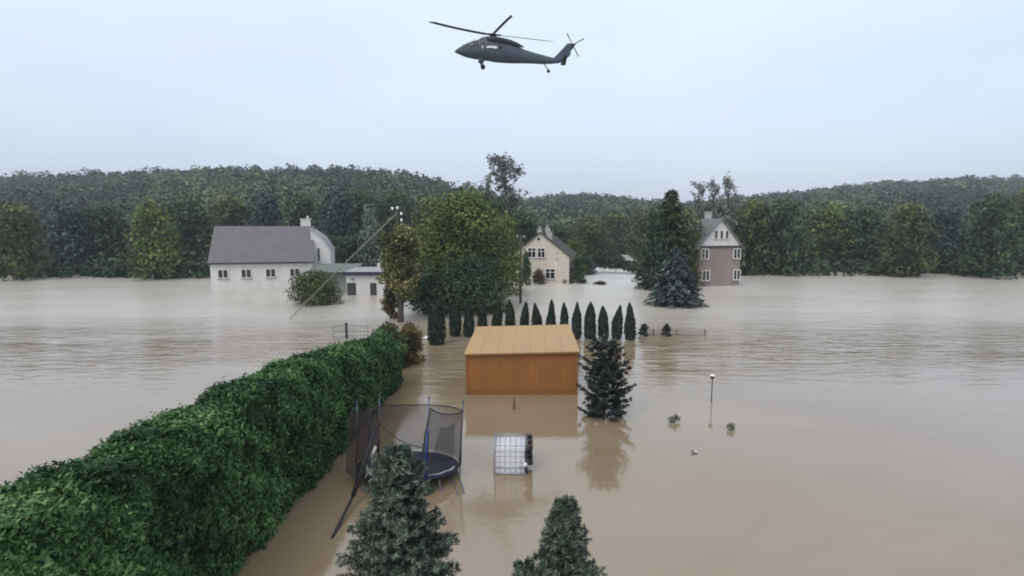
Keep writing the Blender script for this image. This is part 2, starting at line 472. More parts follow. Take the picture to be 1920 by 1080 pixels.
RIDGE_L = [(-400, 330), (-200, 350), (0, 340), (200, 330), (400, 322), (552, 320), (600, 319), (640, 318), (700, 325), (760, 329), (800, 336), (850, 352), (900, 356), (940, 372), (1000, 400), (1060, 440), (2400, 440)]
RIDGE_R = [(-400, 400), (600, 400), (900, 372), (960, 374), (1020, 374), (1040, 368), (1100, 369), (1150, 371), (1200, 379), (1260, 384), (1330, 380), (1450, 365), (1600, 350), (1800, 335), (2300, 350)]
def interp(tab, x):
    return np.interp(x, [a for a, b in tab], [b for a, b in tab])
TREE_H = 9.0
def hill_h(x, y):
    r = y
    px = 960 + x / np.maximum(y, 1) * F * 0.9945
    def one(tab, y0, y1):
        top = (430 - interp(tab, px)) / F * y1 + CAMZ - TREE_H
        s = np.clip((r - y0) / (y1 - y0), 0, 1); s = s ** 0.85
        hh = -2 + (top + 2) * s
        back = np.clip((r - y1) / 300, 0, 1)
        return hh - 20 * back
    h = np.maximum(one(RIDGE_L, 175, 430), one(RIDGE_R, 205, 620))
    wob = 2.2 * np.sin(x * 0.021 + 1) * np.sin(y * 0.017) + 1.5 * np.sin(x * 0.05 + y * 0.03)
    return h + wob * np.clip((y - 200) / 150, 0, 1) * np.clip((430 - y) / 120, 0.15, 1)
xs = np.linspace(-800, 800, 161); ys = np.linspace(165, 900, 90)
X, Y = np.meshgrid(xs, ys)
Z = hill_h(X, Y)
vs = np.stack([X, Y, Z], -1).reshape(-1, 3)
fs = []
for j in range(len(ys) - 1):
    for i in range(len(xs) - 1):
        a = j * len(xs) + i
        fs.append((a, a + 1, a + 1 + len(xs), a + len(xs)))
g = MB(); g.add(vs.tolist(), fs, True)
structure(g.build('hills', M['hill_ground']), 'low wooded hills closing the view', 'hills')

# the wood on the hills: one mass
rng = np.random.default_rng(11)
NC = 6500
cx = []
while len(cx) < NC:
    y = 182 + 470 * rng.random() ** 1.25
    x = (rng.random() * 2 - 1) * y * 1.02
    z = float(hill_h(np.array(x), np.array(y)))
    if z < 0.2: continue
    cx.append((x, y, z))
cx = np.array(cx)
rad = 2.6 + 5.2 * rng.random(NC) ** 1.8; hh = rng.uniform(5.5, 12.5, NC) * (0.8 + 0.06 * rad)
ctint = np.clip(0.45 + 0.22 * np.sin(cx[:, 0] * 0.045 + 2 * np.sin(cx[:, 1] * 0.03)) + rng.normal(0, 0.2, NC), 0.05, 0.95)
K = 70
idx = np.repeat(np.arange(NC), K)
d = rng.normal(0, 1, (NC * K, 3)); d[:, 2] = np.abs(d[:, 2]) * 0.9 - 0.15
d /= np.linalg.norm(d, axis=1, keepdims=True)
rr = rng.uniform(0.75, 1.05, NC * K)[:, None]
cen = cx[idx] + d * rr * np.stack([rad, rad, hh * 0.55], -1)[idx]
cen[:, 2] += hh[idx] * 0.45
dist = cx[idx][:, 1] / 400
fv = cards(cen, d, 1.9 * (0.6 + 0.5 * dist), 0.8, rng, spread=0.6)
tint = np.clip(ctint[idx] + rng.normal(0, 0.13, NC * K), 0, 1)
o = np_mesh('forest', fv, 4, M['forest'], None, tint)
tag(o, 'dense woodland covering the low hills along the horizon', 'forest', kind='stuff')

# ---------------------------------------------------------------- trees
def leaf_cloud(lobes, n, size, rng, asp=0.65, flat=1.0, updir=None, inner=0.55):
    """lobes: (x,y,z,rx,ry,rz,tint)"""
    L_ = np.array(lobes, dtype=float)
    wgt = L_[:, 3] * L_[:, 5]; wgt = wgt / wgt.sum()
    idx = rng.choice(len(L_), n, p=wgt)
    d = rng.normal(0, 1, (n, 3)); d /= np.linalg.norm(d, axis=1, keepdims=True)
    rr = (inner + (1.08 - inner) * rng.random(n) ** 0.6)
    # ragged lobe surface
    bump = 1 + 0.16 * np.sin(d[:, 0] * 7 + idx * 1.7) * np.cos(d[:, 2] * 6 + idx) + 0.08 * np.sin(d[:, 1] * 15 + idx)
    cen = L_[idx, :3] + d * (rr * bump)[:, None] * L_[idx, 3:6]
    q = cards(cen, d, size, asp, rng, updir=updir)
    t = L_[idx, 6] + rng.normal(0, 0.14, n)
    return q, np.clip(t, 0, 1)

def broadleaf(name, H, Wd, matname, seed, n=2600, size=0.5, trunk_h=0.25, lobes_n=16, shape='round', sparse=0.55, tr=0.022):
    rng = np.random.default_rng(seed); rnd = random.Random(seed)
    root = empty(name)
    lobes = []; tips = []
    z0 = H * trunk_h
    for i in range(lobes_n):
        f = (i + 0.5) / lobes_n
        z = z0 + (H - z0) * ((0.1 if trunk_h > 0.05 else 0.04) + (0.8 if trunk_h > 0.05 else 0.86) * f)
        if shape == 'round': env = math.sin(math.pi * ((0.18 if trunk_h > 0.05 else 0.3) + (0.72 if trunk_h > 0.05 else 0.6) * f)) ** 0.7
        elif shape == 'cone': env = (1 - f) ** 0.8 * 0.9 + 0.12
        elif shape == 'column': env = 0.9 * math.sin(math.pi * (0.22 + 0.6 * f)) ** 0.5
        elif shape == 'vase': env = 0.35 + 0.65 * f
        a = i * 2.4 + rnd.uniform(-0.5, 0.5)
        rr = Wd / 2 * env
        lr = Wd * rnd.uniform(0.17, 0.27) * (1.0 if shape != 'cone' else 0.5 + 0.6 * env)
        off = max(0.0, rr - lr * 0.8) * rnd.uniform(0.6, 1.0)
        c = Vector((math.cos(a) * off, math.sin(a) * off, z))
        lobes.append((c.x, c.y, c.z, lr, lr, lr * rnd.uniform(0.65, 0.95) * (0.8 if shape != 'column' else 1.2), rnd.uniform(0.25, 0.75)))
        tips.append(c)
    lobes.append((0, 0, z0 + (H - z0) * 0.45, Wd * 0.26, Wd * 0.26, (H - z0) * 0.36, 0.35))
    lobes.append((0, 0, H - Wd * 0.12, Wd * 0.14, Wd * 0.14, Wd * 0.13, 0.6))
    q, t = leaf_cloud(lobes, n, size, rng, inner=sparse)
    np_mesh('crown', q, 4, M[matname], root, t)
    b = MB()
    r0 = H * tr
    b.tube([(0, 0, -2.0), (0, 0, z0 * 0.5), (r0 * 0.4, 0, z0), (0, r0 * 0.5, z0 + (H - z0) * 0.5), (0, 0, H * 0.93)], [r0 * 1.3, r0, r0 * 0.85, r0 * 0.45, r0 * 0.1], 7)
    for c in tips:
        s = Vector((0, 0, max(z0 * 0.8, c.z - (H - z0) * 0.3)))
        m_ = s.lerp(c, 0.5) + Vector((0, 0, (H - z0) * 0.02))
        b.tube([s, m_, c], [r0 * 0.42, r0 * 0.26, r0 * 0.08], 5, cap=False)
    b.build('trunk', M['bark'], root)
    return root

def conifer(name, H, Rb, matname, seed, whorls=16, per=9, size=0.28, z0=0.0, droop=0.25, cards_per=26, power=1.0, lift=0.0, irregular=0.2, tr=0.018, tufts=6):
    rng = np.random.default_rng(seed); rnd = random.Random(seed)
    root = empty(name)
    b = MB(); r0 = H * tr
    b.tube([(0, 0, -2.0), (0, 0, H * 0.4), (0, 0, H * 0.98)], [r0 * 1.2, r0 * 0.7, r0 * 0.08], 7)
    cen = []; nr = []; up = []; ti = []
    for w_ in range(whorls):
        f = (w_ + 0.3) / whorls
        for k in range(per):
            ff = min(0.985, f + rnd.uniform(-0.5, 0.5) / whorls)
            z = z0 + (H - z0) * ff
            Lb = (Rb * (1 - ff) ** power + 0.03 * H) * rnd.uniform(1 - irregular, 1 + irregular * 0.6)
            a = w_ * 1.1 + 2 * math.pi * k / per + rnd.uniform(-0.3, 0.3)
            dx, dy = math.cos(a), math.sin(a)
            slope = lift * (1 if ff < 0.8 else 1.4)
            pts = []
            for j in range(4):
                s = j / 3
                pts.append(Vector((dx * Lb * s, dy * Lb * s, z + Lb * (slope * s - droop * s * s + 0.10 * droop * s ** 4 * 3))))
            b.tube(pts, [r0 * 0.16, r0 * 0.12, r0 * 0.07, r0 * 0.03], 4, cap=False)
            bt = rnd.uniform(0.2, 0.75)
            nc = max(4, int(cards_per * Lb / Rb) + 3)
            s = 0.18 + 0.85 * rng.random(nc) ** 0.7
            wdt = Lb * 0.24 * (1.15 - s) + size * 0.25
            side = rng.normal(0, 0.55, nc) * wdt
            zz = z + Lb * (slope * s - droop * s * s) - np.abs(side) * 0.18 + rng.normal(0, size * 0.18, nc)
            px_ = dx * Lb * s - dy * side; py_ = dy * Lb * s + dx * side
            cen.append(np.stack([px_, py_, zz], -1))
            nr.append(np.stack([np.full(nc, dx * 0.35), np.full(nc, dy * 0.35), np.full(nc, 1.0)], -1))
            up.append(np.stack([dx - dy * side / (wdt + 1e-3) * 0.7, dy + dx * side / (wdt + 1e-3) * 0.7, np.full(nc, slope * 0.5 + 0.1)], -1))
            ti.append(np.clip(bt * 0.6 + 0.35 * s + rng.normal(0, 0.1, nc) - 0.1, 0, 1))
    cen = np.concatenate(cen); nr = np.concatenate(nr); up = np.concatenate(up); ti = np.concatenate(ti)
    q = cards(cen, nr, size, 0.42, rng, updir=up, spread=0.7)
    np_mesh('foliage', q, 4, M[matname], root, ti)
    b.build('trunk', M['bark'], root)
    return root

def place(root, px, base, top_py=None, H0=None, W0=None, wpx=None, rz=0.0):
    """stand a tree built H0 tall and W0 wide at distance base, reaching the given height in the view"""
    x = D(px, 430, base).x
    root.location = (x, base, 0)
    if top_py is not None:
        ht = D(px, top_py, base).z
        wd = wpx / F * base
        root.scale = (wd / W0, wd / W0, ht / H0)
    root.rotation_euler = (0, 0, rz)
    return root

# prototypes for the trees at the back (leaf meshes shared by the copies)
PROTO = {}
def proto(kind):
    if kind in PROTO: return copy_tree(PROTO[kind])
    sp = dict(
        dark=('leaf_dark', 'round', 21, 3000, 0.62, 0.45), blue=('leaf_blue', 'round', 22, 3000, 0.62, 0.45),
        olive=('leaf_olive', 'round', 23, 3000, 0.6, 0.5), green=('leaf_green', 'round', 24, 3000, 0.6, 0.5),
        pale=('leaf_pale', 'cone', 25, 2200, 0.55, 0.4), darkcone=('leaf_dark', 'cone', 27, 3000, 0.55, 0.4), dark2=('leaf_dark', 'column', 28, 3000, 0.6, 0.45), olive2=('leaf_olive', 'column', 29, 3000, 0.55, 0.5))[kind]
    r = broadleaf('broadleaf_tree', 12, 10, sp[0], sp[2], sp[3], sp[4], 0.0, 20, sp[1], sp[5])
    PROTO[kind] = r
    return r
BT = [  # px, distance, top, width px, kind, label
    (566, 112, 362, 92, 'dark', 'dark round tree rising right above the mauve roof at the left edge'),
    (632, 104, 352, 96, 'blue', 'bluish green round tree behind the low white garage, left of the pale pointed tree'),
    (694, 86, 382, 84, 'pale', 'pale grey-green pointed tree between darker rounded trees'),
    (676, 128, 352, 110, 'dark', 'broad dark tree on the hillside behind the pale pointed tree'),
    (742, 118, 356, 100, 'dark', 'dark brownish tree behind the insulators of the leaning pole'),
    (602, 92, 440, 120, 'dark', 'low dark tree directly behind the white gabled house'),
    (675, 88, 438, 110, 'dark2', 'very dark low tree directly behind the white garage roof'),
    (804, 112, 366, 90, 'green', 'green tree peeping over the left shoulder of the biggest tree'),
    (884, 92, 352, 92, 'green', 'upright green tree behind the right top of the biggest tree'),
    (934, 96, 368, 80, 'dark', 'dark tree at the foot of the tall wispy poplar'),
    (952, 68, 398, 74, 'green', 'green tree filling the gap between the biggest tree and the thin dark utility pole'),
    (982, 92, 392, 84, 'dark', 'dark tree behind the chimneys of the cream house'),
    (1052, 112, 425, 80, 'dark2', 'dark tree behind the right roof slope of the cream house'),
    (1104, 138, 402, 84, 'olive', 'olive tree right of the cream house, beside the open flood channel'),
    (1078, 98, 446, 56, 'green', 'small green tree touching the right roof edge of the cream house'),
    (1158, 165, 398, 88, 'olive', 'olive tree in the middle above the white rapids'),
    (1204, 135, 396, 80, 'olive2', 'upright olive tree left of the tall dark spruce'),
    (1132, 150, 446, 62, 'dark', 'low dark tree overhanging the far end of the flood channel'),
    (1184, 152, 440, 70, 'dark2', 'low dark tree behind the little white hut'),
    (1229, 74, 384, 92, 'darkcone', 'narrow dark tree left of the tall dark spruce, by the water'),
    (1290, 80, 392, 84, 'olive2', 'brownish olive tree between the tall spruce and the pink house'),
    (1338, 104, 376, 110, 'dark', 'broad dark tree behind the pink house roof'),
]
for i, (px, dist_, ty, wp, kd, lab) in enumerate(BT):
    t = proto(kd)
    place(t, px, dist_, ty, 12.0, 9.6, wp, rz=i * 1.3)
    tag(t, lab, 'tree', 'trees behind the flooded houses')
# trees that carry on along the valley beyond both sides
rnd = random.Random(3)
side = [(-40, 'dark'), (40, 'olive'), (120, 'blue'), (205, 'dark'), (285, 'green'), (360, 'dark'), (430, 'olive'), (490, 'blue'),
        (1405, 'olive'), (1470, 'dark'), (1545, 'green'), (1625, 'dark'), (1700, 'olive'), (1780, 'blue'), (1860, 'dark'), (1945, 'olive')]
SIDE_LAB = ['dark tree at the far left end of the valley tree line', 'olive tree second from the far left of the valley tree line', 'bluish tree third from the far left of the valley tree line', 'dark tree fourth from the far left of the valley tree line', 'brighter green tree left of the mauve roofed house', 'dark tree two crowns left of the mauve roofed house', 'olive tree behind the left end of the mauve roof', 'bluish tree behind the middle of the mauve roof',
            'olive tree behind the right end of the pink house', 'dark tree one crown right of the pink house', 'brighter green tree two crowns right of the pink house', 'dark tree between the bright green and olive trees on the right', 'olive tree fifth right of the pink house', 'bluish tree toward the far right of the valley tree line', 'dark tree last but one at the far right', 'olive tree at the far right end of the valley tree line']
for (px, kd), lab in zip(side, SIDE_LAB):
    t = proto(kd)
    place(t, px + rnd.uniform(-8, 8), rnd.uniform(88, 120), rnd.uniform(352, 385), 12.0, 9.6, rnd.uniform(92, 118), rz=rnd.uniform(0, 6))
    tag(t, lab, 'tree', 'valley trees beyond the houses')

# scrub filling the flooded far bank under the trees
rng = np.random.default_rng(17)
cx = []
while len(cx) < 2300:
    y = rng.uniform(88, 186); px_ = rng.uniform(-120, 2040)
    lim = 92 if px_ < 960 else 97
    if 985 < px_ < 1092: lim = 100
    if 1088 <= px_ <= 1216: lim = 168
    if px_ > 1216: lim = 97
    if y < lim: continue
    cx.append(((px_ - 960) / F * y, y, 0.0))
cx = np.array(cx); K = 46; idx = np.repeat(np.arange(len(cx)), K)
d = rng.normal(0, 1, (len(idx), 3)); d[:, 2] = np.abs(d[:, 2]); d /= np.linalg.norm(d, axis=1, keepdims=True)
ra = rng.uniform(1.6, 3.2, len(cx)); hg = rng.uniform(1.8, 4.6, len(cx))
cen = cx[idx] + d * rng.uniform(0.6, 1.05, (len(idx), 1)) * np.stack([ra, ra, hg], -1)[idx]
q = cards(cen, d, 0.95, 0.75, rng, spread=0.7)
o = np_mesh('undergrowth', q, 4, M['forest'], None, np.clip(rng.uniform(0.1, 0.6, len(cx))[idx] + rng.normal(0, 0.12, len(idx)), 0, 1))
tag(o, 'flooded scrub and undergrowth along the far bank beneath the trees', 'undergrowth', kind='stuff')

# the biggest tree
t = broadleaf('big_tree', 12.2, 11.6, 'leaf_green', 41, 27000, 0.32, 0.0, 34, 'round', 0.5, 0.022)
x = D(872, 430, 58).x; t.location = (x, 58, 0)
z_ = D(872, 360, 58).z; t.scale = (1, 1, z_ / 12.2)
tag(t, 'biggest tree, broad yellow-green crown filling the middle left', 'tree')
t = broadleaf('dark_bush_tree', 5.4, 8.6, 'leaf_dark', 42, 11000, 0.28, 0.02, 18, 'round', 0.5)
place(t, 884, 53.5, 486, 5.4, 8.6, 176); tag(t, 'dark green bushy tree under the biggest tree, behind the thuja row', 'tree')
t = broadleaf('shore_bush', 3.4, 3.6, 'leaf_dark', 43, 4000, 0.22, 0.02, 12, 'round', 0.5)
place(t, 798, 53, 500, 3.4, 3.6, 88); tag(t, 'dark green bush at the water between yellow tree and big tree', 'bush')
# ivy-like yellow tree
t = broadleaf('yellow_tree', 7.6, 3.5, 'leaf_yellow', 44, 7600, 0.20, 0.22, 20, 'column', 0.35, 0.028)
place(t, 748, 48, 419, 7.6, 3.4, 98); tag(t, 'slender yellow and green speckled tree with bare straight trunk', 'tree')
t = broadleaf('brown_bush', 2.0, 1.8, 'leaf_brown', 45, 1500, 0.18, 0.02, 8, 'round', 0.4)
place(t, 728, 50, 535, 2.0, 1.8, 42); tag(t, 'rusty brown bush at the left foot of the yellow tree', 'bush')
# wispy poplar
def wispy(name, H, Wd, seed, matname='leaf_grey', fork=0.55, n=900, leaf=0.5, dens=7):
    rng = np.random.default_rng(seed); rnd = random.Random(seed)
    root = empty(name); b = MB(); r0 = H * 0.011
    b.tube([(0, 0, -2), (0.1, 0, H * 0.3), (0, 0, H * fork), (-0.1, 0, H * 0.8), (0, 0, H * 0.97)], [r0 * 1.4, r0, r0 * 0.8, r0 * 0.4, r0 * 0.12], 6)
    ends = []
    for i in range(26):
        f = fork * 0.72 + (0.95 - fork * 0.72) * i / 26
        a = rnd.uniform(0, 6.28); s = Vector((0, 0, H * f))
        l = Wd * 0.5 * rnd.uniform(0.5, 1.0) * (1.1 - 0.35 * f)
        e_ = s + Vector((math.cos(a) * l, math.sin(a) * l, l * rnd.uniform(0.9, 1.8)))
        e_.z = min(e_.z, H * rnd.uniform(0.93, 1.0))
        m_ = s.lerp(e_, 0.5) + Vector((math.cos(a), math.sin(a), -0.6)) * l * 0.12
        b.tube([s, m_, e_], [r0 * 0.4, r0 * 0.25, r0 * 0.07], 4, cap=False)
        for k in range(dens):
            u = rnd.uniform(0.3, 1.0); p = s.lerp(e_, u)
            e2 = p + Vector((rnd.uniform(-1, 1), rnd.uniform(-1, 1), rnd.uniform(0.3, 1.4))) * l * 0.26
            e2.z = min(e2.z, H)
            b.tube([p, e2], [r0 * 0.14, r0 * 0.05], 3, cap=False); ends.append(e2); ends.append(p.lerp(e2, 0.5))
    ends = np.array([tuple(v) for v in ends])
    ii = rng.integers(0, len(ends), n)
    cen = ends[ii] + rng.normal(0, 0.28, (n, 3))
    q = cards(cen, rng.normal(0, 1, (n, 3)), leaf, 0.6, rng)
    np_mesh('crown', q, 4, M[matname], root, rng.uniform(0.1, 0.9, n))
    b.build('trunk', M['bark'], root)
    return root
t = wispy('poplar', 21, 7.0, 51, n=2100); place(t, 948, 100, 290, 21, 6.6, 80)
tag(t, 'tall wispy poplar standing out against the sky left of the cream house', 'tree')
t = wispy('poplar', 17, 4.0, 52, n=350, dens=4, fork=0.7); place(t, 912, 102, 326, 17, 4.0, 32)
tag(t, 'thin sparse sapling top just left of the tall wispy poplar', 'tree')
for px, ty, wp, sd, lab in ((1308, 341, 36, 53, 'sparse half-bare tree above the left end of the pink house roof'), (1337, 338, 34, 54, 'sparse half-bare tree above the middle of the pink house roof'), (1364, 330, 40, 55, 'sparse half-bare tree above the pink house gable at the right edge')):
    t = wispy('half_bare_tree', 17, 5.0, sd, n=900, dens=6, leaf=0.45); place(t, px, 98, ty, 17, 4.8, wp)
    tag(t, lab, 'tree', 'half-bare trees above the pink house')

# tall dark spruce, blue spruce
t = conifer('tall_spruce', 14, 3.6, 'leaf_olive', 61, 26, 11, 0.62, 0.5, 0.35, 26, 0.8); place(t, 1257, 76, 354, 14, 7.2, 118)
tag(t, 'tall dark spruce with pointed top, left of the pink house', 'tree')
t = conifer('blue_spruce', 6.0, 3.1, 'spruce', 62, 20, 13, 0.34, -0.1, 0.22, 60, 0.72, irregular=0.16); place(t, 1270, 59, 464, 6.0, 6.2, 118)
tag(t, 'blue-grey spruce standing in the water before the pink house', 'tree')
# bushes by the shore
t = broadleaf('olive_bush', 3.4, 6.4, 'leaf_olive', 63, 7000, 0.22, 0.0, 14, 'round', 0.45); place(t, 585, 60, 509, 3.4, 6.4, 112)
tag(t, 'rounded olive bush before the low grey garage at the left edge', 'bush')
for px, dd, ty, wp, md, sd, lab in (
        (1083, 83, 478, 40, 'leaf_dark', 64, 'dark green bush at the right corner of the cream house'),
        (1010, 82, 505, 28, 'leaf_brown', 65, 'small brown shrub under the windows of the cream house'),
        (986, 80, 470, 26, 'leaf_dark', 66, 'tall dark shrub at the left corner of the cream house'),
        (1060, 82.5, 522, 16, 'leaf_dark', 67, 'tiny dark shrub at the right foot of the cream house'),
        (1100, 100, 480, 44, 'leaf_blue', 68, 'bluish bush leaning over the left side of the rapids'),
        (1128, 81.5, 527, 30, 'leaf_brown', 69, 'nearly drowned bush sticking out of the rapids')):
    t = broadleaf('shrub', 3.0, 3.0, md, sd, 1600, 0.26, 0.0, 9, 'round', 0.4); place(t, px, dd, ty, 3.0, 3.0, wp); tag(t, lab, 'bush')

# ---------------------------------------------------------------- thuja row
def thuja_mesh(H, Wd, seed, n, size):
    rng = np.random.default_rng(seed)
    f = rng.random(n) ** 0.85
    prof = np.where(f < 0.12, 0.78 + f * 1.6, 1.0) * (1 - np.clip((f - 0.25) / 0.75, 0, 1) ** 1.9) ** 0.75
    a = rng.uniform(0, 2 * np.pi, n)
    r = Wd / 2 * prof * rng.uniform(0.8, 1.06, n) * (1 + 0.10 * np.sin(a * 5 + f * 9 + seed))
    z = f * H
    lean = (0.10 + 0.12 * (seed % 3)) * (f ** 2.5) * Wd * (1 if seed % 2 else -1)
    r = r * (1 + 0.16 * np.sin(f * (6 + seed % 5) + seed * 1.3) * f)
    cen = np.stack([np.cos(a) * r + lean, np.sin(a) * r, z], -1)
    nr = np.stack([np.cos(a), np.sin(a), np.full(n, 0.25)], -1)
    up = np.stack([np.cos(a) * 0.25, np.sin(a) * 0.25, np.ones(n)], -1)
    return cards(cen, nr, size, 0.5, rng, updir=up, spread=0.6), np.clip(rng.normal(0.42, 0.2, n), 0, 1)
TP = []
def thuja():
    k = len(TP)
    if k < 6:
        root = empty('thuja_tree')
        q, t_ = thuja_mesh(2.8, 0.82, 70 + k, 2600, 0.17)
        np_mesh('foliage', q, 4, M['thuja'], root, t_)
        b = MB(); b.tube([(0, 0, -2), (0, 0, 1.6), (0, 0, 2.5)], [0.07, 0.05, 0.01], 6); b.build('trunk', M['bark'], root)
        TP.append(root); return root
    TP.append(None)
    return copy_tree(TP[k % 6])
TH = [(819, 554, 645, 33), (854, 562, 630, 21), (879, 566, 631, 19), (905, 566, 632, 19), (931, 567, 632, 19), (957, 563, 633, 19), (983, 567, 633, 17), (1007, 568, 634, 19),
      (1033, 563, 634, 18), (1058, 568, 635, 17), (1081, 568, 635, 18), (1106, 567, 635, 22), (1131, 575, 636, 20), (1156, 573, 636, 19), (1181, 569, 637, 20)]
TL = ['widest and nearest thuja, at the left end of the row', 'second thuja from the left end, beside the wide one', 'third thuja from the left end of the row', 'fourth thuja from the left end, near the left roof corner',
      'fifth thuja from the left, above the left part of the shed roof', 'sixth thuja from the left, above the shed roof', 'seventh thuja, just right of the thin dark utility pole', 'eighth thuja, above the middle of the shed roof',
      'tallest looking thuja above the right part of the shed roof', 'tenth thuja, above the right end of the shed roof', 'thuja half hidden by the right back corner of the shed roof', 'first thuja standing fully clear right of the shed',
      'second clear thuja right of the shed, the shortest there', 'last but one thuja at the right end of the row', 'thuja at the right end of the row with narrow slanted tip']
for (px, ty, by, wp), lab in zip(TH, TL):
    p = G(px, by); t = thuja()
    h_ = D(px, ty, p.y).z; wd = wp / F * p.y
    t.location = (p.x, p.y, 0); t.scale = (wd / 0.82, wd / 0.82, h_ / 2.8)
    t.rotation_euler = (0, 0, px * 0.01 if px < 1150 else 0)
    tag(t, 'dark ' + lab, 'thuja', 'thuja trees in a row behind the brown shed')

# ---------------------------------------------------------------- hedge and its end bushes
rng = np.random.default_rng(81)
n = 125000
def hedge_top(y): return np.interp(y, [7, 17, 20, 24, 29, 34], [3.9, 3.65, 3.4, 2.9, 2.2, 2.1])
yy = 7 + 22.0 * rng.random(n) ** 1.15
zt = hedge_top(yy)
wx0, wx1 = -7.75, -6.05
kind = rng.random(n)
cen = np.zeros((n, 3)); nr = np.zeros((n, 3))
bul = lambda y, z: 0.07 * np.sin(y * 1.9 + z * 1.3) + 0.07 * np.sin(y * 4.3 - z * 2.1) + 0.06 * np.sin(z * 3.7 + y * 0.7) + 0.05 * np.sin(y * 9.1 + z * 5.0)
sidm = kind < 0.62
zz = rng.random(n) ** 0.9 * zt
cen[:, 1] = yy
cen[:, 2] = np.where(sidm, zz, zt + bul(yy, yy * 0.3) * 0.8 + rng.normal(0, 0.07, n))
rnd_side = 0.35 * np.clip((zz / zt - 0.8) / 0.2, 0, 1) ** 2
left = kind < 0.13
cen[:, 0] = np.where(sidm, np.where(left, wx0 + rnd_side - bul(yy, zz), wx1 - rnd_side + bul(yy, zz)), rng.uniform(wx0 + 0.1, wx1 - 0.15, n))
cen[:, 0] += rng.normal(0, 0.06, n)
cen[:, 2] -= np.where(sidm, 0, 1.2 * np.clip(np.abs(cen[:, 0] - (wx0 + wx1) / 2) / 0.85 - 0.5, 0, 1) ** 2)
cen[:, 0] += 0.035 * (yy - 17) - 0.22
nr[:, 0] = np.where(sidm, np.where(left, -1, 1), 0); nr[:, 2] = np.where(sidm, 0.35, 1)
nr[:, 1] = rng.normal(0, 0.4, n)
sprout = rng.random(n) < 0.02
cen[:, 2] += np.where(sprout & ~sidm, rng.uniform(0, 0.12, n), 0)
up = np.stack([nr[:, 0] * 0.7, rng.normal(0, 0.5, n), np.full(n, 0.6)], -1)
q = cards(cen, nr, 0.105 * (0.75 + yy / 50) * rng.uniform(0.7, 1.35, n), 0.45, rng, updir=up, spread=0.9)
core = MB()
prev = None; rings = []
for k in range(26):
    y = 7.2 + k * 0.86; zt_ = float(hedge_top(y)) - 0.22
    sx_ = 0.035 * (y - 17) - 0.22
    rings.append([(a_ + sx_, y, b_) for a_, b_ in ((wx0 + 0.28, -1.5), (wx1 - 0.28, -1.5), (wx1 - 0.28, zt_ - 0.4), (wx1 - 0.6, zt_), (wx0 + 0.6, zt_), (wx0 + 0.28, zt_ - 0.4))])
core.loft(rings)
core_o = core
o = np_mesh('hedge', q, 4, M['hedge'], None, np.clip(0.42 + 0.22 * np.sin(yy * 2.3 + cen[:, 2] * 3) * np.sin(cen[:, 2] * 2.2 + yy) + rng.normal(0, 0.16, n), 0, 1), extra=core)
tag(o, 'long dense green hedge running from the lower left towards the yellow bush', 'hedge')
for (px, py, ty, wp, md, sd, nn, lab) in (
        (716, 716, 618, 84, 'hedge', 82, 4200, 'green rounded bush where the long hedge ends'),
        (728, 690, 606, 92, 'leaf_olive', 83, 5200, 'yellow-green bush rising behind the end of the long hedge'),
        (768, 680, 604, 68, 'leaf_brown', 84, 4600, 'brownish autumn bush beside the wide thuja')):
    p = G(px, py)
    t = broadleaf('garden_bush', 2.6, 2.6, md, sd, nn, 0.15, 0.0, 12, 'round', 0.4)
    t.location = (p.x, p.y, 0)
    wd = wp / F * p.y; t.scale = (wd / 2.5, wd / 2.5, D(px, ty, p.y).z / 2.6)
    tag(t, lab, 'bush')

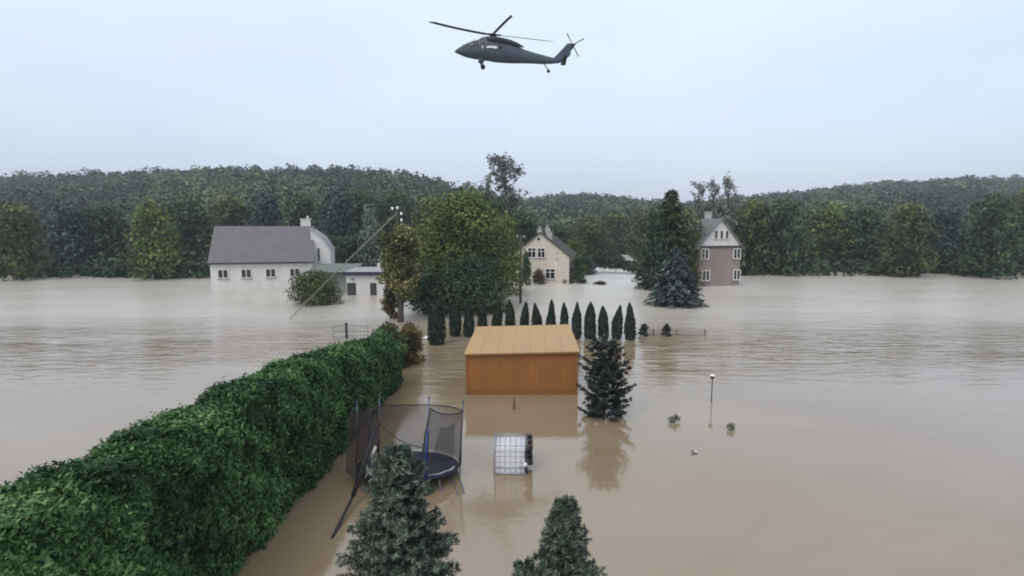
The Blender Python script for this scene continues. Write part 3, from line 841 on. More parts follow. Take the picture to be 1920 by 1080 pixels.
# ---------------------------------------------------------------- conifers in the garden
def fir(name, H, Rb, matname, seed, zlow, nbr=150, droop=0.1, lift=0.35, tuft=0.1, dens=1.0, power=0.8, ragged=0.66):
    """close-up conifer: boughs carrying side twigs that end in tufts of needles; only grown above zlow"""
    rng = np.random.default_rng(seed); rnd = random.Random(seed)
    root = empty(name); b = MB(); r0 = 0.016 * H
    b.tube([(0, 0, -2.0), (0, 0, H * 0.5), (0, 0, H * 0.97)], [r0 * 1.5, r0, r0 * 0.15], 8)
    C_ = []; U_ = []; T_ = []
    for i in range(nbr):
        f = (i + rnd.random()) / nbr
        z = zlow + (H - zlow) * f ** 0.9
        fz = z / H
        Lb = (Rb * (1 - fz) ** power + 0.09) * rnd.uniform(ragged, 1.14)
        a = i * 2.39996 + rnd.uniform(-0.3, 0.3)
        d_ = Vector((math.cos(a), math.sin(a), 0)); sd = Vector((-d_.y, d_.x, 0))
        lf = lift + 0.5 * max(0, fz - 0.75) / 0.25
        def P(s): return Vector((0, 0, z)) + d_ * Lb * s + Vector((0, 0, Lb * (lf * s - droop * s * s)))
        b.tube([P(0), P(0.5), P(1)], [r0 * 0.22, r0 * 0.14, r0 * 0.05], 4, cap=False)
        bt = rnd.uniform(0.15, 0.7)
        nt_ = max(4, int(Lb / 0.085 * dens))
        for j in range(nt_):
            s = 0.22 + 0.78 * (j + rnd.random()) / nt_
            o_ = P(s); ln = Lb * 0.36 * (1.08 - s) + 0.07
            for sg in (-1, 1):
                e_ = (d_ * 0.75 + sd * sg * rnd.uniform(0.5, 1.0) + Vector((0, 0, rnd.uniform(0.0, 0.45)))).normalized()
                m_ = max(2, int(ln / 0.055))
                for q_ in range(m_):
                    u = (q_ + 0.6) / m_
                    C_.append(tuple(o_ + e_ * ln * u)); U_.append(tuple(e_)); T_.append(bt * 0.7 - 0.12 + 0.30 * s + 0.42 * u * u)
    c = np.array(C_); u = np.array(U_); tt = np.array(T_)
    k = 10                                 # needles bundles per tuft
    c = np.repeat(c, k, 0) + rng.normal(0, 0.012, (len(c) * k, 3)); u = np.repeat(u, k, 0); tt = np.repeat(tt, k)
    up = u + rng.normal(0, 0.55, c.shape); up /= np.linalg.norm(up, axis=1, keepdims=True)
    c = c + up * tuft * 0.35
    q = cards(c, rng.normal(0, 1, c.shape) + np.array([0, 0, 0.6]), tuft, 0.17, rng, updir=up, spread=0.8)
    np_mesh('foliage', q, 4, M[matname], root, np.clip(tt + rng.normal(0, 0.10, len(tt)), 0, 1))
    b.build('trunk', M['bark'], root)
    return root
def stand(t, px, dist_, rz=0): t.location = (D(px, 430, dist_).x, dist_, 0); t.rotation_euler = (0, 0, rz); return t
d1 = 8.6
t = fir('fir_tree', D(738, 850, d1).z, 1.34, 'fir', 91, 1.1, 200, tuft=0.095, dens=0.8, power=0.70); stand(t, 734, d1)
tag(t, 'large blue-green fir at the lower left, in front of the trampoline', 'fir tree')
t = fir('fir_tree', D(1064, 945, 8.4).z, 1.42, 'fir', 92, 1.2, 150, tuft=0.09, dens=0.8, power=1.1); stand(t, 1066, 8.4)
tag(t, 'smaller blue-green fir at the bottom, right of the white tank', 'fir tree')
t = fir('fir_tree', D(985, 1064, 8.0).z, 0.36, 'fir', 93, 1.1, 60, tuft=0.08); stand(t, 985, 8.0)
tag(t, 'tip of a third fir just rising over the bottom edge', 'fir tree')
# dark pine by the shed
p = G(1133, 776)
t = fir('garden_pine', D(1133, 654, p.y).z, 1.10, 'pine', 94, -0.75, 88, lift=0.95, droop=0.25, tuft=0.14, dens=0.5, power=0.24, ragged=0.5)
t.location = (p.x, p.y, 0)
tag(t, 'dark ragged pine standing in the water right of the brown shed', 'pine tree')

# ---------------------------------------------------------------- brown shed
p0, p1 = D(874, 663, 26.55), D(1083, 659, 26.6)
SW = [Vector((p0.x, 26.55, 0)), Vector((p1.x, 26.6, 0)), Vector((3.32, 32.6, 0)), Vector((-2.02, 32.6, 0))]
shed = empty('shed', ((SW[0] + SW[1]) / 2))
tag(shed, 'orange-brown shed with flat tan roof, half under water', 'shed')
def shed_h(v):                                # roof height over a plan point
    return 2.035 + 0.036 * (v.y - 26.55) + 0.024 * (v.x + 2.2)
org = Vector(shed.location)
def corr_wall(a, b, name):
    L_ = (b - a).length; nseg = int(L_ / 0.05); dr = (b - a).normalized(); nr_ = Vector((dr.y, -dr.x, 0))
    mb = MB(); vs = []
    for i in range(nseg + 1):
        s = i / nseg * L_; ph = (s / 0.2) % 1
        off = 0.0 if ph < 0.5 else 0.010
        pnt = a + dr * s + nr_ * off
        vs.append(pnt - org + Vector((0, 0, -1.2))); vs.append(pnt - org + Vector((0, 0, shed_h(pnt) - 0.05)))
    mb.add(vs, [(2 * i, 2 * i + 2, 2 * i + 3, 2 * i + 1) for i in range(nseg)])
    return mb.build(name, M['shed_wall'], shed)
for i in range(4): corr_wall(SW[i], SW[(i + 1) % 4], 'wall')
RC = [Vector((SW[0].x - 0.10, 26.42, 0)), Vector((SW[1].x + 0.10, 26.47, 0)), Vector((3.42, 32.8, 0)), Vector((-2.12, 32.8, 0))]
RC = [Vector((v.x, v.y, shed_h(v))) for v in RC]
mb = MB(); mb.slab([v - org for v in RC], 0.045)
for k in range(1, 7):                        # standing seams from front to back
    a = RC[0].lerp(RC[1], k / 7) - org; b_ = RC[3].lerp(RC[2], k / 7) - org
    mb.tube([a + Vector((0, 0.02, 0.008)), b_ + Vector((0, -0.02, 0.004))], 0.006, 4)
mb.build('roof', M['shed_roof'], shed)
mb = MB()
mb.box(((RC[0] + RC[1]) / 2 - org + Vector((0, -0.022, -0.035))), ((RC[1] - RC[0]).length, 0.03, 0.075), (0, -0.018, math.atan2(RC[1].y - RC[0].y, RC[1].x - RC[0].x)))
mb.build('fascia', M['shed_trim'], shed)
for v in (SW[0], SW[1]):
    mb = MB(); mb.box(v - org + Vector((0.0, -0.02, 0.35)), (0.07, 0.05, 3.0 + 0.1))
    mb.build('corner_trim', M['shed_trim'], shed)
# brown stake in front
p = G(964, 768); mb = MB()
mb.box((0, 0, 0.0), (0.09, 0.07, 1.0)); mb.box((0.0, -0.05, 0.22), (0.14, 0.03, 0.10)); mb.box((0, 0, 0.53), (0.09, 0.07, 0.06), None, 0.3)
o = mb.build('stake', M['frame_brown'], None); o.location = p
tag(o, 'short brown wooden stake in the water in front of the shed', 'stake')

# ---------------------------------------------------------------- houses
def window(root, c, w_, h_, out_n, rot, frame='frame_white', mull=1, trans=0, sill=True, th=0.09, pane='glass'):
    """c centre on the wall surface (local), facing -y before rot about z"""
    m3 = Matrix.Rotation(rot, 4, 'Z'); c = Vector(c)
    def tr(mb):
        mb.v = [tuple(m3 @ Vector(v) + c) for v in mb.v]; return mb
    f = MB()
    f.box((0, -0.03, h_ / 2 - th / 2), (w_, 0.1, th)); f.box((0, -0.03, -h_ / 2 + th / 2), (w_, 0.1, th))
    f.box((-w_ / 2 + th / 2, -0.03, 0), (th, 0.1, h_ - 2 * th)); f.box((w_ / 2 - th / 2, -0.03, 0), (th, 0.1, h_ - 2 * th))
    for k in range(mull):
        f.box((-w_ / 2 + w_ * (k + 1) / (mull + 1), -0.03, 0), (th, 0.094, h_ - 2 * th))
    for k in range(trans):
        f.box((0, -0.027, h_ / 2 - h_ * 0.35), (w_ - 2 * th, 0.08, th * 0.7))
    fo = tr(f).build('window', M[frame], root)
    g_ = MB(); g_.box((0, -0.012, 0), (w_ - 2 * th + 0.01, 0.02, h_ - 2 * th + 0.01)); tr(g_).build('pane', M[pane], fo)
    if sill:
        s_ = MB(); s_.box((0, -0.07, -h_ / 2 - 0.04), (w_ + 0.16, 0.2, 0.06)); tr(s_).build('sill', M['roof_pale'], fo)
    return fo

def gable_house(root, W_, Dp, eave, peak, wallm, roofm, ov=0.35, roof_th=0.16):
    """gable front at local y=0 facing -y, ridge along y"""
    h2 = W_ / 2
    MB().prism([(-h2, -1.8), (h2, -1.8), (h2, eave), (0, peak), (-h2, eave)], 0, Dp).build('wall', M[wallm], root)
    sl_ = (peak - eave) / h2; lx = h2 + ov; le = eave - sl_ * ov
    up = 0.14
    r = MB()
    r.slab([(-lx, -ov, le + up), (0, -ov, peak + up), (0, Dp + ov, peak + up), (-lx, Dp + ov, le + up)][::1], -0.0 + roof_th * 0 + 0.001) if False else None
    n_ = Vector((-sl_, 0, 1)).normalized() * 0
    r.add([(-lx, -ov, le + up), (0, -ov, peak + up), (lx, -ov, le + up), (lx, -ov, le + up - roof_th), (0, -ov, peak + up - roof_th), (-lx, -ov, le + up - roof_th),
           (-lx, Dp + ov, le + up), (0, Dp + ov, peak + up), (lx, Dp + ov, le + up), (lx, Dp + ov, le + up - roof_th), (0, Dp + ov, peak + up - roof_th), (-lx, Dp + ov, le + up - roof_th)],
          [(0, 1, 7, 6), (1, 2, 8, 7), (2, 3, 9, 8), (5, 0, 6, 11), (4, 5, 11, 10), (3, 4, 10, 9), (0, 5, 4, 1), (1, 4, 3, 2), (6, 7, 10, 11), (7, 8, 9, 10)])
    return r.build('roof', M[roofm], root)

# cream house
dch = 83.0
pk = D(1013, 437, dch); ev = D(1066, 480, dch)
W_ = (ev.x - pk.x) * 2 * 1.03
ch = empty('cream_house', (pk.x, dch, 0), R_(-13))
tag(ch, 'cream gabled house with dark roof standing in the flood', 'house')
rf = gable_house(ch, W_, 9.0, ev.z, pk.z, 'cream', 'roof_dark', 0.28)
for (cx_, cy_, w0, h0) in ((-0.45, 2.2, 0.6, 0.5), (0.35, 4.4, 0.6, 0.75), (1.1, 1.6, 0.8, -0.1)):
    m_ = MB(); m_.box((cx_, cy_, pk.z - 0.5 + h0 * 0.35), (w0, w0 * 0.8, h0 * 0.7 + 1.4)); m_.box((cx_, cy_, pk.z + 0.2 + h0 * 0.7 + 0.05), (w0 + 0.14, w0 * 0.8 + 0.14, 0.1))
    m_.tube([(cx_, cy_, pk.z + 0.3 + h0 * 0.7), (cx_, cy_, pk.z + 0.65 + h0 * 0.7)], 0.13, 8)
    m_.build('chimney', M['chimney'], rf)
def loc_on(px, py, dist_, root):             # pixel on the house front -> local coordinates
    q_ = D(px, py, dist_); return Vector((q_.x - root.location.x, 0, q_.z))
for px, py, wp, hp, mu in ((997, 474, 16, 19, 1), (1015, 474, 15, 19, 1), (1032, 513, 19, 20, 1)):
    c = loc_on(px, py, dch, ch); window(ch, (c.x, -0.02, c.z), wp / F * dch, hp / F * dch, 0, 0, 'frame_white', mu, 1)
c = loc_on(1010, 448.5, dch, ch); window(ch, (c.x, -0.02, c.z), 0.55, 0.5, 0, 0, 'frame_white', 0, 0, False, 0.06)
for py in (474, 485):
    c = loc_on(1045, py, dch, ch); m_ = MB(); m_.box((c.x, -0.03, c.z), (0.5, 0.05, 0.22))
    for k in range(3): m_.box((c.x, -0.065, c.z - 0.07 + 0.07 * k), (0.44, 0.03, 0.02))
    m_.build('wall_vent', M['chimney'], ch)
window(ch, (W_ / 2 + 0.02, 3.0, 3.2), 1.1, 1.2, 0, R_(90)); window(ch, (W_ / 2 + 0.02, 6.2, 3.2), 1.1, 1.2, 0, R_(90))
m_ = MB(); m_.tube([(W_ / 2 + 0.08, -0.06, -1), (W_ / 2 + 0.08, -0.06, ev.z - 0.3)], 0.05, 6); m_.build('downpipe', M['roof_dark'], ch)

# pink-brown house on the right
dph = 79.0
pk = D(1352, 411, dph); ev = D(1307, 461, dph)
W_ = (pk.x - ev.x) * 2
ph = empty('pink_house', (pk.x, dph, 0), R_(14))
tag(ph, 'pinkish brown house with pale gable and grey roof at the right edge', 'house')
gable_house(ph, W_ * 1.02, 9.5, ev.z, pk.z, 'pink_wall', 'roof_grey', 0.45)
h2 = W_ * 1.02 / 2
m_ = MB(); m_.prism([(-h2 + 0.02, ev.z + 0.02), (h2 - 0.02, ev.z + 0.02), (0, pk.z - 0.03)], -0.05, -0.003); m_.build('gable_panel', M['white_wall'], ph)
m_ = MB(); m_.box((0, -0.10, ev.z - 0.12), (W_ * 1.02 + 0.1, 0.2, 0.2)); m_.build('cornice', M['roof_dark'], ph)
for px in (1341, 1352.5, 1364):
    c = loc_on(px, 440, dph, ph); window(ph, (c.x, -0.07, c.z), 0.55, 1.2, 0, 0, 'frame_white', 0, 0, True, 0.07)
for px, py, hp in ((1318, 476, 20), (1320, 516, 20), (1352, 476, 20), (1386, 476, 20), (1352, 516, 20), (1386, 516, 20)):
    if px in (1352,): continue
    c = loc_on(px, py, dph, ph); window(ph, (c.x, -0.02, c.z), 1.2, hp / F * dph, 0, 0, 'frame_white', 1, 0, True, 0.1)
window(ph, (-h2 - 0.02, 3.0, 4.1), 1.1, 1.3, 0, R_(-90)); window(ph, (-h2 - 0.02, 6.2, 4.1), 1.1, 1.3, 0, R_(-90))
m_ = MB(); m_.box((1.2, 5.0, pk.z + 0.2), (0.8, 0.6, 1.8)); m_.box((1.2, 5.0, pk.z + 1.15), (0.95, 0.75, 0.12)); m_.build('chimney', M['chimney'], ph)

# mauve-roofed house on the left: ridge runs left-right, white gable on its right end
dlh = 76.0
e0 = D(584, 487, dlh); rdg = D(572, 426, dlh + 4.2)
lh = empty('mauve_roof_house', (e0.x, dlh, 0), R_(15))
tag(lh, 'white house with steep mauve roof and white gable at the left edge', 'house')
Lh = 12.5; dp = 8.4
m_ = MB(); ww = []
poly = [(0, -1.8), (dp, -1.8), (dp, e0.z), (dp / 2, rdg.z), (0, e0.z)]
vs = [(0, a, b_) for a, b_ in poly] + [(-Lh, a, b_) for a, b_ in poly]
m_.add(vs, [(0, 1, 2, 3, 4), (9, 8, 7, 6, 5)] + [(i, i + 5, (i + 1) % 5 + 5, (i + 1) % 5) for i in range(5)]); m_.build('wall', M['white_wall'], lh)
sl_ = (rdg.z - e0.z) / (dp / 2); ov = 0.35
m_ = MB()
for sgn in (0, 1):
    ye, yr = (-ov, dp / 2) if sgn == 0 else (dp + ov, dp / 2)
    ze, zr = e0.z - sl_ * ov + 0.14, rdg.z + 0.14
    a = [(0.2, ye, ze), (0.2, yr, zr), (-Lh - 0.2, yr, zr), (-Lh - 0.2, ye, ze)]
    m_.slab(a if sgn == 0 else a[::-1], 0.12)
rfl = m_.build('roof', M['roof_mauve'], lh)
m_ = MB(); m_.box((-1.0, dp / 2 + 0.6, rdg.z + 0.3), (1.3, 0.8, 1.6)); m_.box((-1.0, dp / 2 + 0.6, rdg.z + 1.15), (1.5, 1.0, 0.12)); m_.tube([(-0.7, dp / 2 + 0.6, rdg.z + 1.1), (-0.7, dp / 2 + 0.6, rdg.z + 1.6)], 0.14, 8); m_.build('chimney', M['white_wall'], rfl)
m_ = MB(); m_.box((-Lh / 2, -ov - 0.05, e0.z - sl_ * ov), (Lh + 0.5, 0.14, 0.14)); m_.build('gutter', M['roof_dark'], lh)
window(lh, (0.02, 2.4, e0.z + 0.2), 0.9, 1.3, 0, R_(90)); window(lh, (0.02, 5.6, e0.z + 0.2), 0.9, 1.3, 0, R_(90))
for xx in (-2.2, -5.2, -8.2, -11): window(lh, (xx, -0.02, e0.z - 1.7), 1.3, 1.2, 0, 0, 'frame_white', 1)
# white side wing with rounded bay right of the gable
wing = empty('white_annex', D(601, 430, 78.5) - Vector((0, 0, CAMZ)) , R_(10)); wing.location.z = 0
tag(wing, 'narrow white annex with small dark window beside the mauve roofed house', 'annex')
za_, zb_, zl_ = D(585, 430, 78.5).z, D(603, 446, 78.5).z, D(616, 468, 78.5).z
MB().prism([(-1.35, -1.8), (1.2, -1.8), (1.2, zl_), (0.15, zb_), (-1.35, za_)], 0, 4.5).build('wall', M['white_wall'], wing)
m_ = MB(); m_.slab([(1.32, -0.2, zl_ - 0.08), (1.32, 4.7, zl_ - 0.08), (0.15, 4.7, zb_ + 0.12), (0.15, -0.2, zb_ + 0.12)], 0.1); m_.slab([(0.148, -0.2, zb_ + 0.122), (0.148, 4.7, zb_ + 0.122), (-1.45, 4.7, za_ + 0.12), (-1.45, -0.2, za_ + 0.12)], 0.1); m_.build('roof', M['roof_pale'], wing)
zl_ += 0.3
window(wing, (-0.35, -0.02, zl_ - 1.0), 0.5, 2.0, 0, 0, 'frame_white', 0)

# low garages
dg = 68.0
a0, a1 = D(650, 553, dg), D(722, 553, dg); zt1 = D(650, 513, dg).z
gw = a1.x - a0.x
ga = empty('white_garage', ((a0.x + a1.x) / 2, dg, 0)); tag(ga, 'low white flat-roofed garage with dark door left of the yellow tree', 'garage')
MB().box((0, 2.6, (zt1 - 1.8) / 2), (gw, 5.2, zt1 + 1.8)).build('wall', M['white_wall'], ga)
m_ = MB(); m_.slab([(-gw / 2 - 0.3, -0.3, zt1 + 0.12), (gw / 2 + 0.3, -0.3, zt1 + 0.12), (gw / 2 + 0.3, 5.6, zt1 + 0.45), (-gw / 2 - 0.3, 5.6, zt1 + 0.45)], 0.10); m_.build('roof', M['roof_pale'], ga)
m_ = MB(); m_.box((0, -0.34, zt1 + 0.02), (gw + 0.64, 0.07, 0.42)); m_.build('fascia', M['dark_door'], ga)
m_ = MB(); cx_ = D(659, 540, dg).x - ga.location.x
m_.box((cx_, -0.03, 0.3), (1.05, 0.08, 2.4)); dd_ = m_.build('door', M['dark_door'], ga)
m_ = MB()
for k in range(4): m_.box((cx_ - 0.38 + k * 0.25, -0.085, 0.3), (0.03, 0.03, 2.3))
m_.build('door_rail', M['roof_grey'], dd_)
m_ = MB(); m_.box((D(700, 540, dg).x - ga.location.x, -0.03, 0.35), (0.75, 0.08, 2.3)); m_.build('door', M['roof_dark'], ga)
m_ = MB(); m_.box((cx_ + 0.2, -0.1, 1.95), (0.3, 0.2, 0.12)); m_.build('wall_lamp', M['dark_door'], ga)
m_ = MB(); m_.box((1.0, 3.0, zt1 + 0.7), (0.4, 0.4, 0.8)); m_.build('chimney', M['white_wall'], ga)
b0 = D(582, 540, 70).x; b1 = a0.x - 0.1; zt2 = D(610, 511, 70).z
gb = empty('grey_garage', ((b0 + b1) / 2, 70, 0)); tag(gb, 'low grey flat-roofed garage with greenish roof behind the olive bush', 'garage')
gw = b1 - b0
MB().box((0, 3.0, (zt2 - 1.8) / 2), (gw, 6.0, zt2 + 1.8)).build('wall', M['grey_wall'], gb)
m_ = MB(); m_.slab([(-gw / 2 - 0.5, -0.8, zt2 + 0.10), (gw / 2 - 0.05, -0.8, zt2 + 0.10), (gw / 2 - 0.05, 6.6, zt2 + 0.75), (-gw / 2 - 0.5, 6.6, zt2 + 0.75)], 0.12); m_.build('roof', M['roof_green'], gb)
m_ = MB(); m_.box((-0.25, -0.84, zt2 + 0.02), (gw + 0.45, 0.06, 0.18)); m_.build('fascia', M['roof_dark'], gb)
m_ = MB(); m_.box((-0.6, -0.03, 0.3), (2.2, 0.08, 2.3)); m_.build('door', M['roof_dark'], gb)

# little white hut far up the channel
hp = D(1178, 490, 128); hut = empty('white_hut', (hp.x, 128, 0), R_(20)); tag(hut, 'little white hut seen far up the flood channel', 'hut')
gable_house(hut, 2.5, 3.2, 1.3, 2.0, 'white_wall', 'roof_pale', 0.2, 0.1)
window(hut, (0, -0.02, 0.75), 0.7, 0.55, 0, 0, 'frame_white', 0)
# fallen tree in the channel
p = G(1160, 512)
fl = empty('fallen_tree', p); fl.scale = (1.3, 1.3, 1.5); tag(fl, 'dark uprooted tree drooping into the rapids under the olive trees', 'fallen tree')
m_ = MB(); m_.tube([(-4.0, 2, 0.4), (-1.5, 1, 1.6), (1.0, 0, 1.3), (3.2, -1.5, -0.5)], [0.35, 0.3, 0.2, 0.06], 7)
for k in range(9):
    a = Vector((-3 + k * 0.7, 1.6 - k * 0.35, 1.1)); m_.tube([a, a + Vector((0.8, -0.8, 0.5)), a + Vector((1.6, -1.4, -0.7))], [0.1, 0.06, 0.02], 4)
m_.build('trunk', M['bark'], fl)
rng = np.random.default_rng(99)
q, tt = leaf_cloud([(-2.4, 1.2, 1.5, 1.6, 1.2, 0.9, 0.3), (-0.6, 0.4, 1.4, 1.8, 1.2, 0.9, 0.4), (1.4, -0.6, 0.9, 1.3, 1.0, 0.6, 0.35), (2.9, -1.5, 0.0, 0.7, 0.7, 0.6, 0.3)], 2200, 0.35, rng)
np_mesh('crown', q, 4, M['leaf_dark'], fl, tt)

# ---------------------------------------------------------------- utility poles
pp = D(745, 395, 49.5)
up_ = empty('utility_pole', (pp.x, 49.5, 0)); tag(up_, 'utility pole with white insulators and slanting stay beside the yellow tree', 'utility pole')
zt_ = pp.z
m_ = MB(); m_.tube([(0, 0, -2), (0, 0, zt_ * 0.5), (0, 0, zt_)], [0.16, 0.13, 0.10], 8); m_.build('post', M['pole_wood'], up_)
m_ = MB(); m_.tube([(-0.55, 0, zt_ - 0.05), (0.5, 0, zt_ - 0.05)], 0.05, 6); m_.tube([(0, 0, zt_ - 0.55), (0.42, -0.1, zt_ - 0.55)], 0.04, 6); m_.tube([(0, 0, zt_ - 1.1), (0.42, -0.1, zt_ - 1.1)], 0.04, 6); m_.build('crossarm', M['pole_wood'], up_)
for ix, iz in ((-0.42, 0.05), (0.02, 0.1), (0.36, -0.40), (0.36, -0.95)):
    m_ = MB(); m_.tube([(ix, -0.1, zt_ + iz), (ix, -0.1, zt_ + iz + 0.08), (ix, -0.1, zt_ + iz + 0.1), (ix, -0.1, zt_ + iz + 0.26)], [0.05, 0.11, 0.07, 0.10], 8); m_.build('insulator', M['porcelain'], up_)
q_ = D(566, 576, 49.5) - Vector((pp.x, 49.5, 0)); a_ = Vector((-0.05, -0.1, zt_ - 0.25))
q2 = a_ + (q_ - a_) * 1.22
m_ = MB(); m_.tube([a_, a_.lerp(q2, 0.5) + Vector((0, 0, 0.10)), q2], [0.07, 0.055, 0.035], 6); m_.build('stay', M['concrete'], up_)
pp = D(976, 440, 60.5)
up2 = empty('utility_pole', (pp.x, 60.5, 0)); tag(up2, 'thin dark utility pole left of the cream house', 'utility pole')
m_ = MB(); m_.tube([(0, 0, -2), (0, 0, pp.z)], [0.15, 0.10], 8); m_.build('post', M['pole_wood'], up2)
m_ = MB(); m_.tube([(-0.4, 0, pp.z - 0.3), (0.4, 0, pp.z - 0.3)], 0.04, 6); m_.build('crossarm', M['pole_wood'], up2)
for ix in (-0.35, 0.35):
    m_ = MB(); m_.tube([(ix, 0, pp.z - 0.27), (ix, 0, pp.z - 0.12)], [0.06, 0.08], 6); m_.build('insulator', M['porcelain'], up2)

# ---------------------------------------------------------------- wire fences standing in the water
def wire_fence(pts, tops, lab, posts_mat, th=0.035, rows=(0.1, 0.4, 0.75), mesh=True, nm='wire_fence'):
    root = empty(nm, pts[0]); tag(root, lab, 'fence'); o_ = pts[0]
    for p_, h_, r_, mt in zip(pts, tops, th if hasattr(th, '__len__') else [th] * len(pts), posts_mat):
        m_ = MB(); m_.tube([p_ - o_ + Vector((0, 0, -1)), p_ - o_ + Vector((0, 0, h_))], r_, 6); m_.build('fence_post', M[mt], root)
    m_ = MB()
    for i in range(len(pts) - 1):
        a, b_ = pts[i] - o_, pts[i + 1] - o_; ha, hb = tops[i] * 0.95, tops[i + 1] * 0.95
        for r in rows: m_.tube([a + Vector((0, 0, ha * r)), a.lerp(b_, 0.5) + Vector((0, 0, (ha + hb) / 2 * r - 0.03)), b_ + Vector((0, 0, hb * r))], 0.022, 4)
        if mesh:
            nseg = max(2, int((b_ - a).length / 0.22))
            for k in range(1, nseg):
                f = k / nseg; q_ = a.lerp(b_, f); hh_ = ha + (hb - ha) * f
                m_.tube([q_ + Vector((0, 0, 0)), q_ + Vector((0, 0, hh_ * rows[-1]))], 0.010, 3)
    m_.build('fence_wire', M['wire'], root)
    return root
wire_fence([G(625, 636), G(650, 634), G(690, 632)], [1.05, 1.15, 0.9], 'low wire fence with one dark post standing in water left of the hedge', ['wire', 'steel_dark', 'wire'], [0.03, 0.09, 0.03], (0.15, 0.5, 0.95))
wire_fence([G(1190, 629), G(1225, 629), G(1268, 629), G(1322, 629)], [0.62, 0.5, 0.4, 0.45], 'sunken wire fence right of the thuja row', ['pole_wood'] * 4, 0.05, (0.3, 0.9))
for px, lab in ((1208, 'small round dark shrub right of the thuja row, the left one of two'), (1250, 'small round dark shrub further right, standing at the sunken wire fence')):
    p = G(px, 630); t = broadleaf('round_shrub', 0.8, 0.75, 'pine', int(px), 500, 0.12, 0.0, 8, 'round', 0.3)
    t.location = p; t.scale = (1.15, 1.15, 1.2); tag(t, lab, 'bush', 'two small round shrubs by the wire fence')

# ---------------------------------------------------------------- garden lamp
p = G(1334, 753); hl = D(1334, 702, p.y).z
gl = empty('garden_lamp', p); tag(gl, 'thin garden lamp post standing in the water at the right', 'lamp')
m_ = MB(); m_.tube([(0, 0, -1), (0, 0, hl - 0.22)], [0.028, 0.024], 8); m_.build('post', M['steel_dark'], gl)
m_ = MB(); m_.tube([(0, 0, hl - 0.24), (0, 0, hl - 0.18), (0, 0, hl - 0.07)], [0.03, 0.07, 0.12], 10); m_.build('lamp_holder', M['steel_dark'], gl)
m_ = MB(); m_.tube([(0, 0, hl - 0.068), (0, 0, hl - 0.03), (0, 0, hl)], [0.13, 0.11, 0.03], 10); m_.build('lamp_shade', M['plastic'], gl)

# ---------------------------------------------------------------- floating things
rng = np.random.default_rng(123)
p = G(1265, 792)
fb = empty('floating_plant', p); tag(fb, 'ragged little green plant poking out of the water below the ripples', 'plant')
q, tt = leaf_cloud([(-0.12, 0, 0.12, 0.16, 0.14, 0.13, 0.4), (0.14, 0.05, 0.16, 0.12, 0.1, 0.1, 0.5), (0.02, 0, 0.3, 0.07, 0.06, 0.08, 0.5)], 260, 0.075, rng, asp=0.4)
np_mesh('foliage', q, 4, M['leaf_olive'], fb, tt)
m_ = MB(); m_.tube([(0, 0, -0.6), (0.01, 0, 0.2), (0.02, 0, 0.36)], [0.012, 0.01, 0.005], 5); m_.tube([(0, 0, 0), (0.12, 0.04, 0.18)], [0.008, 0.004], 4); m_.tube([(0, 0, 0), (-0.13, 0, 0.16)], [0.008, 0.004], 4); m_.build('stem', M['bark'], fb)
p = G(1368, 806)
fb = empty('floating_plant', p); tag(fb, 'green plant top standing in water at the right edge, level with the lamp foot', 'plant')
q, tt = leaf_cloud([(0.05, 0, 0.12, 0.16, 0.14, 0.16, 0.4)], 160, 0.075, rng, asp=0.4)
np_mesh('foliage', q, 4, M['leaf_olive'], fb, tt)
m_ = MB(); m_.tube([(0, 0, -0.6), (0.03, 0, 0.2)], [0.012, 0.006], 5); m_.build('stem', M['bark'], fb)
p = G(1301, 850)
db = empty('floating_debris', p, R_(-25)); tag(db, 'small dark piece of debris with a pale tip floating at the lower right', 'debris')
m_ = MB()
m_.loft([[(x_, w0 * math.cos(a) * 0.5, 0.01 + z_ + w0 * math.sin(a) * 0.35) for a in [k * math.pi / 4 for k in range(8)]] for x_, w0, z_ in ((-0.12, 0.02, 0.10), (-0.07, 0.09, 0.06), (0.0, 0.12, 0.02), (0.08, 0.09, 0.0), (0.14, 0.03, 0.0))]); m_.build('piece', M['debris_grey'], db)
m_ = MB(); m_.box((0.05, 0.05, 0.05), (0.08, 0.05, 0.04), (0.3, 0.2, 0.4)); m_.build('pale_tip', M['plastic'], db)
p = G(800, 636)
o_ = MB(); o_.loft([[(x_, w0 * math.cos(a) * 0.5, 0.12 + w0 * math.sin(a) * 0.3) for a in [k * math.pi / 4 for k in range(8)]] for x_, w0 in ((-0.3, 0.05), (-0.2, 0.4), (0.0, 0.5), (0.2, 0.4), (0.3, 0.06))]); o_ = o_.build('plastic_sack', M['plastic']); o_.location = p
tag(o_, 'pale sack caught between the brown bush and the wide thuja', 'sack')

